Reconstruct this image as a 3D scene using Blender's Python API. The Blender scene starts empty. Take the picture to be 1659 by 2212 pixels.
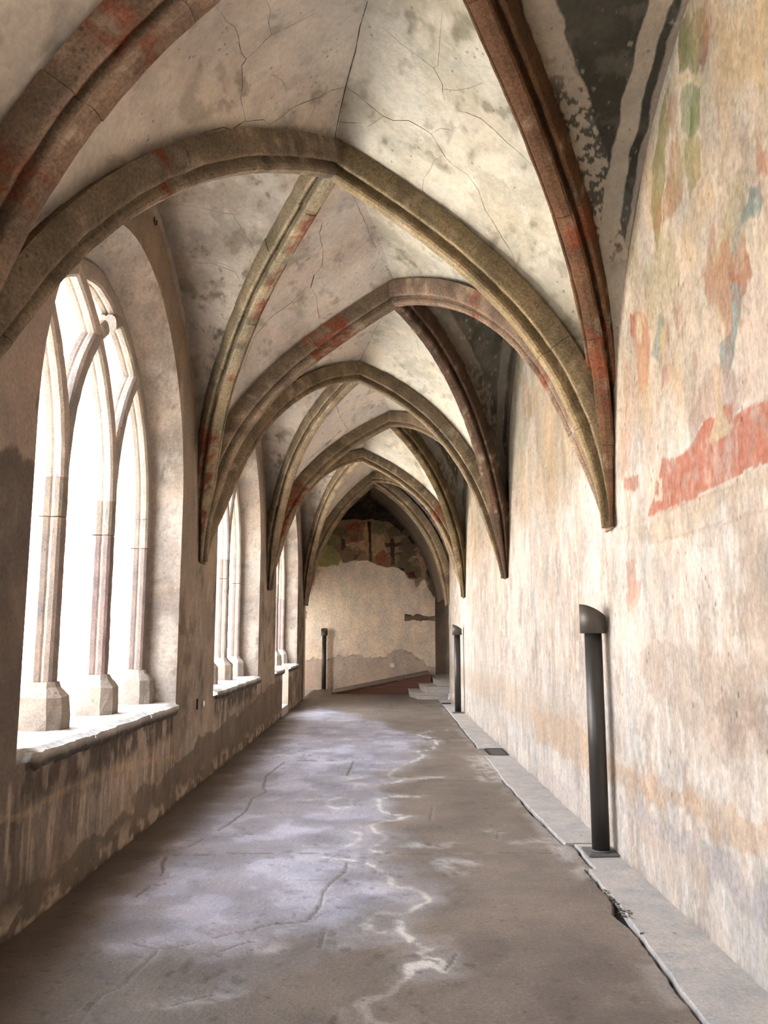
import bpy, bmesh, math, random
import numpy as np
from mathutils import Vector, Matrix

# ---------------------------------------------------------------- camera
scene = bpy.context.scene
F, CX, VX, VY, CY, EYE = 1780.0, 829.5, 824.0, 1374.0, 1106.0, 1.5
pitch = math.atan((VY - CY) / F)
yaw = math.atan((CX - VX) / F * math.cos(pitch))
cam_data = bpy.data.cameras.new('camera')
cam_data.sensor_fit = 'HORIZONTAL'
cam_data.sensor_width = 36.0
cam_data.lens = F / 1659.0 * 36.0
cam_data.clip_end = 300
cam = bpy.data.objects.new('camera', cam_data)
cam.location = (0, 0, EYE)
cam.rotation_euler = (math.pi / 2 + pitch, 0, -yaw)
scene.collection.objects.link(cam)
scene.camera = cam

# ---------------------------------------------------------------- light
world = bpy.data.worlds.new('sky')
scene.world = world
world.use_nodes = True
bgn = world.node_tree.nodes['Background']
bgn.inputs[0].default_value = (0.80, 0.89, 1.0, 1)
bgn.inputs[1].default_value = 15.0
sun_data = bpy.data.lights.new('sun', 'SUN')
sun_data.energy = 50.0
sun_data.angle = 0.01
sun_data.color = (1.0, 0.975, 0.95)
sun = bpy.data.objects.new('sun', sun_data)
sun.rotation_euler = Vector((-0.30, 0.42, -0.86)).to_track_quat('-Z', 'Y').to_euler()
scene.collection.objects.link(sun)
scene.view_settings.view_transform = 'Standard'
scene.view_settings.look = 'None'
scene.view_settings.gamma = 1.0
scene.view_settings.use_curve_mapping = False
scene.view_settings.exposure = 0.12
scene.cycles.max_bounces = 12
scene.cycles.diffuse_bounces = 8
scene.cycles.sample_clamp_indirect = 12.0
scene.cycles.use_denoising = True

# ---------------------------------------------------------------- layout
XL, XR, YE = -1.868, 1.633, 23.8
L = {-1: -1.9, 0: 3.25, 1: 8.43, 2: 13.55, 3: 19.9}
R = {-1: -4.2, 0: 0.7, 1: 5.73, 2: 10.65, 3: 16.1, 4: 19.9}
ZS = 2.25
A = {-2: (0.15, -2.0, 5.03), -1: (-0.36, 0.7, 5.05), 0: (0.15, 3.15, 5.02), 1: (-0.36, 5.75, 5.05), 2: (0.14, 8.3, 5.09),
     3: (-0.31, 10.7, 5.02), 4: (0.16, 13.5, 5.12), 5: (-0.41, 16.1, 5.08), 6: (-0.20, 19.6, 5.31)}
RWALL = [([(3.64,4.61),(3.12,4.16),(3.17,3.79),(3.42,4.02),(3.6,4.17),(3.64,4.4)],(206,180,128),0.5,0.1),([(3.94,4.8),(4.06,4.83),(4.12,4.7),(4.12,4.57),(3.89,4.38),(3.85,4.45),(3.9,4.65),(3.92,4.77)],(116,120,66),0.85,0.03),([(3.86,4.72),(3.76,4.69),(3.69,4.5),(3.71,4.38),(3.81,4.35),(3.86,4.45),(3.86,4.58),(3.93,4.7)],(146,98,68),0.8,0.04),([(4.3,4.6),(4.41,4.53),(4.61,4.29),(4.67,4.04),(4.61,3.78),(4.49,3.9),(4.4,4.2),(4.24,4.41)],(150,140,78),0.8,0.05),([(4.26,4.57),(4.1,4.45),(4.16,4.28),(4.15,4.12),(4.17,3.87),(4.33,3.85),(4.49,3.86),(4.42,4.06),(4.26,4.27),(4.3,4.45)],(180,128,84),0.7,0.05),([(4.21,4.63),(3.82,4.33),(3.82,4.28),(4.22,4.57)],(216,196,150),0.9,0.01),([(4.08,4.46),(3.85,4.3),(3.88,4.11),(3.95,4.08),(4.05,4.13),(4.11,4.24),(4.12,4.4)],(104,128,70),0.9,0.02),([(4.1,4.17),(3.91,4.04),(3.92,3.84),(4.08,3.82),(4.12,4.03)],(166,156,104),0.8,0.03),([(3.58,3.83),(3.55,3.77),(3.63,3.7),(3.71,3.68),(3.74,3.73),(3.66,3.76)],(178,166,146),0.7,0.03),([(3.27,3.57),(3.21,3.54),(3.23,3.41),(3.34,3.48),(3.34,3.5)],(184,100,70),0.6,0.04),([(3.54,3.37),(3.75,3.38),(3.87,3.3),(3.98,3.22),(3.87,3.2),(3.66,3.3)],(192,146,112),0.6,0.04),([(3.52,3.34),(3.47,3.23),(3.42,3.06),(3.5,3.02),(3.59,3.04),(3.67,3.17),(3.63,3.25),(3.55,3.28)],(184,112,82),0.85,0.03),([(3.4,3.47),(3.31,3.41),(3.29,3.35),(3.33,3.29),(3.42,3.33),(3.5,3.33),(3.57,3.24),(3.62,3.26),(3.58,3.34),(3.49,3.4),(3.43,3.41)],(134,152,150),0.95,0.01),([(3.64,3.13),(3.53,3.08),(3.57,2.96),(3.64,2.86),(3.67,2.78),(3.72,2.72),(3.78,2.69),(3.82,2.79),(3.82,2.88),(3.76,2.9),(3.69,2.91),(3.67,3.03)],(150,168,170),0.95,0.01),([(4.64,3.37),(4.53,3.32),(4.54,3.28),(4.61,3.26),(4.65,3.09),(4.77,3.18),(4.76,3.23),(4.68,3.29)],(160,172,166),0.9,0.01),([(5.08,3.56),(4.91,3.51),(4.82,3.38),(4.8,3.23),(4.84,3.09),(4.93,2.99),(5.06,3.06),(5.1,3.22),(5.15,3.42)],(198,128,100),0.65,0.03),([(5.04,3.53),(4.94,3.49),(4.96,3.32),(5.05,3.36)],(226,206,170),0.9,0.01),([(5.15,3.59),(5.07,3.54),(5.1,3.42),(5.16,3.43)],(186,84,58),0.85,0.01),([(4.61,3.29),(4.52,3.25),(4.56,3.17),(4.63,3.13)],(226,194,146),0.8,0.01),([(5.34,3.35),(5.09,3.21),(5.07,2.98),(5.33,2.6),(5.49,2.53)],(214,168,146),0.5,0.05),([(4.62,3.06),(4.44,3.04),(4.52,2.93),(4.64,2.92)],(190,138,120),0.6,0.03),([(4.12,2.78),(3.83,2.8),(3.59,2.68),(3.48,2.52),(3.69,2.52),(3.88,2.59),(4.15,2.58),(4.25,2.67)],(196,162,146),0.65,0.06),([(3.49,3.07),(3.29,3.0),(3.26,2.57),(3.41,2.5),(3.47,2.5),(3.58,2.61),(3.61,2.75),(3.58,2.84)],(232,212,198),0.95,0.02),([(3.27,2.49),(3.37,2.49),(3.48,2.5),(3.71,2.51),(3.73,2.58),(3.83,2.6),(3.81,2.55),(3.92,2.57),(4.04,2.58),(4.15,2.55),(4.27,2.5),(4.48,2.48),(4.7,2.52),(4.82,2.36),(5.02,2.22),(4.67,2.22),(4.31,2.22),(3.99,2.22),(3.7,2.23),(3.41,2.23),(3.29,2.23)],(206,122,96),0.92,0.012),([(3.88,2.84),(3.85,2.69),(3.81,2.55),(3.71,2.48),(3.73,2.45),(3.87,2.44),(3.96,2.44),(4.02,2.47),(3.94,2.53),(3.9,2.61),(3.91,2.71)],(222,195,165),1,0.01),([(5.43,2.54),(5.14,2.52),(5.14,2.43),(5.27,2.42),(5.47,2.47)],(198,122,98),0.75,0.03),([(4.88,2.44),(4.72,2.41),(4.74,2.28),(4.88,2.3)],(240,218,198),0.9,0.01),([(4.84,2.41),(4.78,2.4),(4.79,2.32),(4.85,2.33)],(200,124,98),0.9,0.003),([(5.33,2.19),(4.32,2.21),(3.41,2.22),(3.42,2.14),(4.04,2.12),(4.34,2.02),(5.12,2.08),(5.25,2.13)],(214,194,170),0.6,0.03),([(4.33,1.95),(3.97,1.92),(4.0,1.82),(4.35,1.84)],(250,242,234),0.8,0.03),([(5.15,2.08),(4.94,2.06),(4.9,1.97),(5.14,1.97)],(250,242,234),0.8,0.03),([(5.51,2.0),(5.3,1.99),(5.31,1.75),(5.46,1.71)],(216,160,142),0.7,0.03),([(5.16,1.44),(3.52,1.49),(3.59,0.98),(4.18,0.9),(4.72,1.1),(5.21,1.16),(5.34,1.35)],(206,186,172),0.6,0.12),([(4.01,1.24),(3.55,1.3),(3.59,1.02),(3.93,1.02),(4.15,1.11)],(184,158,144),0.55,0.12),([(9.13,0.74),(7.22,0.79),(5.86,0.62),(5.06,0.66),(4.48,0.67),(3.98,0.7),(3.63,0.71),(3.66,0.55),(4.0,0.52),(4.24,0.51),(4.33,0.6),(5.0,0.53),(5.87,0.49),(6.78,0.46),(9.18,0.39)],(222,188,158),0.68,0.07),([(5.89,0.41),(4.81,0.46),(4.24,0.49),(3.91,0.45),(3.68,0.43),(3.7,0.27),(4.04,0.29),(4.36,0.36),(4.83,0.34),(5.18,0.31),(5.85,0.31)],(204,194,194),0.7,0.06),([(9.2,0.22),(7.31,0.2),(6.82,0.16),(6.84,0.07),(7.73,0.0),(9.23,0.0)],(222,204,198),0.6,0.05),([(5.59,1.75),(5.35,1.87),(5.18,1.86),(5.24,1.73),(5.47,1.65)],(232,184,164),0.7,0.03),([(10.06,4.88),(9.33,4.8),(8.49,4.35),(8.74,3.8),(9.54,3.34),(10.29,3.3)],(180,176,160),0.65,0.1),([(7.94,3.99),(6.54,3.27),(6.77,3.04),(7.03,2.66),(7.99,2.7),(8.34,3.25),(8.54,4.06)],(198,180,154),0.6,0.1)]
SALT = [[(1.391,13.791),(0.811,13.585),(0.553,12.998),(0.785,12.459),(0.794,11.964),(0.676,11.364),(0.476,11.224),(0.526,10.695),(0.29,10.102),(0.146,9.674),(0.078,9.376),(0.137,9.097),(0.291,9.096),(0.669,9.186)],[(1.286,12.355),(0.816,12.289)],[(0.291,9.096),(0.013,8.75),(-0.075,8.668)],[(0.342,8.13),(0.15,8.131),(-0.042,7.99),(-0.015,7.723),(0.011,7.473),(0.085,7.331),(0.231,7.239),(0.058,7.074),(-0.083,6.917),(-0.058,6.718),(0.032,6.511),(-0.012,6.309),(-0.093,6.104),(0.029,6.026)],[(-0.239,6.718),(-0.146,6.622),(-0.164,6.44),(-0.243,6.268)],[(-0.39,5.951),(-0.187,5.84),(-0.068,5.733),(0.045,5.531),(0.078,5.285),(0.166,5.255),(0.246,5.114),(0.274,5.006),(0.168,4.83),(0.07,4.758),(-0.056,4.735),(-0.108,4.622),(-0.008,4.492)],[(0.069,4.666),(0.096,4.492),(0.165,4.37),(0.233,4.292),(0.187,4.218),(0.211,4.146),(0.29,4.111),(0.284,4.026),(0.22,4.059),(0.139,4.043),(0.123,3.945),(0.056,3.823),(-0.043,3.708),(-0.077,3.626),(-0.041,3.536),(0.017,3.484),(0.027,3.335)],[(-0.493,7.856),(-0.397,8.061),(-0.26,8.019),(-0.26,7.66),(-0.398,7.572),(-0.485,7.724),(-0.493,7.856)],[(-0.792,7.924),(-0.635,7.965)],[(-0.354,9.009),(-0.205,9.189)],[(-0.58,6.269),(-0.411,6.268)]]
SPOT = [[(0.4,5.838),(0.52,5.874),(0.611,5.801)],[(0.425,5.662),(0.49,5.543),(0.532,5.595)],[(0.22,6.266),(0.387,6.249),(0.56,6.308)],[(0.711,6.715),(0.885,6.667)],[(0.991,6.349),(1.221,6.436)],[(1.071,10.329),(1.226,10.447),(1.238,9.47)],[(-0.222,4.332),(-0.193,4.313)],[(-0.539,4.295),(-0.508,4.276)],[(-0.922,3.642),(-0.823,3.677),(-0.688,3.724)],[(1.272,6.263),(1.285,5.946),(1.296,5.66)]]
FCRACK = [[(-0.337,10.333),(-0.365,9.283)],[(-1.168,10.22),(-1.248,9.285),(-1.181,8.59),(-1.12,8.356),(-1.205,7.994),(-1.175,7.477),(-1.22,7.025),(-1.279,6.721)],[(-1.436,5.992),(-1.085,6.045),(-0.601,6.067),(-0.273,6.011),(0.332,6.025),(1.188,6.061)],[(-0.224,5.804),(-0.25,5.532),(-0.34,5.228),(-0.347,4.856),(-0.395,4.667),(-0.587,4.601),(-0.843,4.433)],[(-1.486,5.954),(-1.413,5.601)],[(-0.29,4.493),(-0.298,4.294)],[(0.352,4.199),(0.315,4.076),(0.291,4.026)],[(0.914,6.715),(0.864,6.437)],[(0.448,7.595),(0.407,7.128)],[(-0.765,4.258),(-0.694,4.333),(-0.628,4.372)],[(-1.48,10.455),(-0.692,10.381),(-0.27,10.452)],[(0.252,21.37),(0.364,19.498)],[(-1.084,4.247),(-1.098,4.118),(-1.108,3.964),(-1.13,3.822),(-1.174,3.762),(-1.19,3.662),(-1.187,3.568),(-1.176,3.488)],[(-0.929,4.354),(-1.058,4.285),(-1.116,4.286),(-1.221,4.345)],[(-1.323,5.336),(-1.406,5.306),(-1.441,5.088)],[(-1.325,6.461),(-1.386,6.241)],[(-1.479,5.938),(-1.47,5.806),(-1.418,5.663),(-1.406,5.528)],[(-0.716,3.768),(-0.801,3.703),(-0.865,3.661)]]
BLUE = [(-1.736,18.305),(-0.789,16.917),(0.304,13.794),(0.71,12.633),(0.476,11.224),(0.146,9.674),(-0.017,8.75),(-0.042,7.99),(0.036,7.355),(-0.083,6.917),(-0.012,6.267),(-0.188,5.876),(0.045,5.531),(0.246,5.114),(-0.117,4.666),(-0.296,4.578),(-0.405,4.452),(-0.706,4.012),(-1.151,4.186),(-1.493,4.582),(-1.582,5.669),(-1.527,6.627),(-1.701,9.889),(-1.681,13.801)]
FRESCO_EDGE = [(-2.91,2.83),(-2.05,3.67),(-1.92,3.5),(-1.62,3.49),(-1.47,3.55),(-1.26,3.54),(-1.16,3.7),(-1.13,3.59),(-0.99,3.6),(-0.84,3.65),(-0.65,3.68),(-0.41,3.68),(-0.26,3.6),(-0.11,3.55),(0.08,3.47),(0.32,3.48),(0.51,3.41),(0.66,3.34),(0.8,3.14),(0.95,3.11),(1.24,3.12),(1.29,3.05),(1.0,2.9),(1.33,2.9),(1.5,2.64),(2.15,2.35)]
FRESCO = [([(-2.45,4.53),(-1.48,4.87),(-0.31,4.87),(0.23,4.78),(1.2,4.04),(1.43,2.59),(-2.42,2.59)],(132,108,86),0.9,0.1),([(-1.06,4.14),(-0.46,4.28),(-0.45,3.97),(-0.84,3.97),(-1.01,4.02)],(178,148,118),0.9,0.04),([(-0.29,4.43),(0.1,4.43),(0.1,4.04),(0.22,3.8),(-0.26,3.8)],(160,134,106),0.9,0.04),([(-1.89,3.89),(-1.72,4.14),(-1.48,4.11),(-1.18,3.85),(-1.16,3.65),(-1.28,3.53),(-1.62,3.48),(-1.93,3.5)],(142,140,92),0.9,0.05),([(-1.55,4.38),(-1.24,4.43),(-1.16,4.21),(-1.4,4.04),(-1.57,4.24)],(128,126,84),0.8,0.05),([(-1.53,4.58),(-1.12,4.65),(-0.85,4.38),(-1.16,4.33),(-1.48,4.48)],(96,84,62),0.8,0.06),([(-1.04,4.68),(-0.7,4.78),(-0.51,4.68),(-0.65,4.48),(-0.85,4.53),(-1.02,4.53)],(142,70,50),0.75,0.05),([(-0.89,4.38),(-0.7,4.43),(-0.65,4.21),(-0.77,4.16),(-0.89,4.21)],(110,62,44),0.7,0.05),([(-0.29,4.78),(-0.07,4.85),(0.18,4.73),(0.1,4.53),(-0.07,4.38),(-0.26,4.48)],(98,96,72),0.85,0.06),([(0.13,4.53),(0.47,4.73),(0.64,4.56),(0.54,4.38),(0.23,4.33)],(78,74,56),0.85,0.06),([(0.25,4.33),(0.37,4.31),(0.39,3.55),(0.27,3.51)],(46,40,32),0.9,0.02),([(0.1,4.16),(0.61,4.19),(0.64,4.09),(0.47,4.07),(0.13,4.05)],(50,44,36),0.9,0.03),([(0.54,4.33),(0.93,4.38),(1.03,4.04),(0.83,3.89),(0.52,3.97)],(74,62,50),0.8,0.07),([(0.42,3.89),(0.95,3.97),(1.19,3.14),(0.71,3.24),(0.47,3.51)],(80,72,58),0.85,0.08),([(0.76,3.65),(0.9,3.8),(1.03,3.77),(0.83,3.58)],(164,140,112),0.8,0.03),([(-0.14,3.89),(0.05,3.99),(0.2,3.75),(0.22,3.48),(-0.02,3.53),(-0.19,3.6)],(128,72,52),0.85,0.05),([(-0.81,3.68),(-0.77,3.89),(-0.65,3.94),(-0.6,3.89),(-0.7,3.7)],(72,56,44),0.8,0.02),([(-1.13,3.89),(-0.79,3.92),(-0.84,3.65),(-1.13,3.6)],(120,104,78),0.7,0.04),([(-1.16,4.33),(-1.06,4.28),(-1.04,4.09),(-0.89,3.97),(-1.16,3.97),(-1.16,3.65),(-1.18,4.04)],(44,42,38),0.8,0.03),([(0.71,3.31),(0.95,3.34),(1.02,3.14),(0.8,3.14)],(62,34,24),0.9,0.03),([(0.49,3.48),(0.68,3.43),(0.64,3.34),(0.51,3.36)],(34,30,26),0.9,0.02),([(-0.51,4.68),(-0.4,4.78),(-0.33,4.43),(-0.41,3.68),(-0.5,4.04),(-0.53,4.43)],(166,134,94),0.95,0.015),([(-0.42,4.8),(-0.31,4.8),(-0.29,3.61),(-0.34,3.66),(-0.38,4.43)],(40,28,20),0.97,0.004),([(-2.46,5.02),(-1.49,5.27),(-0.85,5.77),(-0.02,5.77),(0.96,5.02),(1.44,4.29),(1.43,3.07),(1.08,4.04),(0.23,4.78),(-0.31,4.87),(-1.19,4.83),(-1.96,4.28)],(30,27,22),0.96,0.06),([(-1.0,5.03),(-0.7,5.07),(-0.53,4.92),(-0.65,4.85),(-0.9,4.95)],(58,48,36),0.8,0.02),([(-0.31,4.9),(-0.12,5.05),(0.13,5.07),(-0.02,4.95),(-0.26,4.87)],(58,48,36),0.8,0.02),([(-0.58,5.27),(-0.51,5.34),(-0.31,5.34),(-0.26,5.22),(-0.34,5.15),(-0.51,5.17)],(64,54,40),0.7,0.03)]
ENDSTAIN = [(-3.67,0.11),(-1.95,0.9),(-1.69,0.83),(-1.42,0.9),(-1.19,0.96),(-1.02,0.91),(-0.82,1.0),(-0.62,0.96),(-0.49,0.88),(-0.15,0.9),(0.15,0.93),(0.31,1.06),(0.58,1.13),(0.85,1.06),(0.98,0.93),(1.18,0.8),(1.31,0.64),(1.98,0.57),(1.96,-1.18),(-3.64,-1.18)]
ENDPATCH = [([(-2.12,3.43),(-1.75,3.4),(-1.91,3.13),(-2.01,2.69),(-2.21,2.72),(-2.18,3.1)],(200,180,164),0.9,0.03),([(-2.0,3.13),(-1.88,3.23),(-1.91,2.96),(-2.0,2.93)],(176,110,84),0.6,0.03),([(-2.24,2.26),(-2.12,2.19),(-2.15,1.99),(-2.24,1.99)],(150,110,84),0.9,0.02),([(-2.22,0.73),(-1.97,0.7),(-1.96,0.02),(-2.21,0.02)],(190,168,152),0.9,0.01)]
LWALL = [([(6.01,4.53),(6.63,4.4),(7.2,3.95),(7.56,3.21),(7.67,2.54),(8.18,2.6),(8.07,3.71),(7.67,4.26),(7.1,4.6),(6.58,4.9),(6.11,4.91),(5.16,4.27)],(140,118,96),0.8,0.05),([(3.43,2.28),(3.95,2.4),(4.04,2.47),(4.19,2.43),(4.36,2.45),(4.32,2.72),(4.44,3.09),(4.59,3.51),(4.94,3.95),(3.46,3.71)],(176,156,144),0.9,0.05),([(7.43,3.89),(6.95,2.32),(7.44,2.36),(7.68,2.23),(7.88,2.09),(8.25,2.12),(8.22,3.22)],(178,158,142),0.85,0.05),([(7.45,4.09),(7.69,2.5),(7.75,2.15),(7.9,2.09),(8.2,2.1),(8.25,2.41),(7.98,3.55)],(150,134,120),0.85,0.04),([(8.66,2.28),(9.04,2.16),(9.33,2.2),(9.25,2.7),(8.91,3.0),(8.54,2.68)],(172,152,134),0.8,0.04),([(12.36,4.3),(12.62,2.62),(13.35,2.53),(13.05,4.46)],(150,134,118),0.6,0.06),([(3.92,0.64),(4.39,0.61),(4.93,0.62),(6.15,0.61),(7.74,0.44),(7.74,0.4),(6.19,0.55),(4.98,0.58),(4.39,0.57),(3.93,0.6)],(196,164,128),0.35,0.04)]
DAMP = [(3.86,0.18),(4.29,0.17),(4.54,0.19),(4.79,0.14),(5.05,0.16),(5.53,0.19),(5.83,0.16),(6.07,0.2),(6.43,0.17),(6.48,0.31),(6.71,0.32),(7.07,0.25),(7.34,0.3),(7.76,0.32),(8.09,0.35),(8.66,0.42),(9.4,0.42),(10.2,0.52),(11.05,0.46),(12.3,0.53),(14.44,0.66),(17.54,0.66),(17.84,-1.25),(7.84,-0.23),(3.9,-0.11)]
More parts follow.
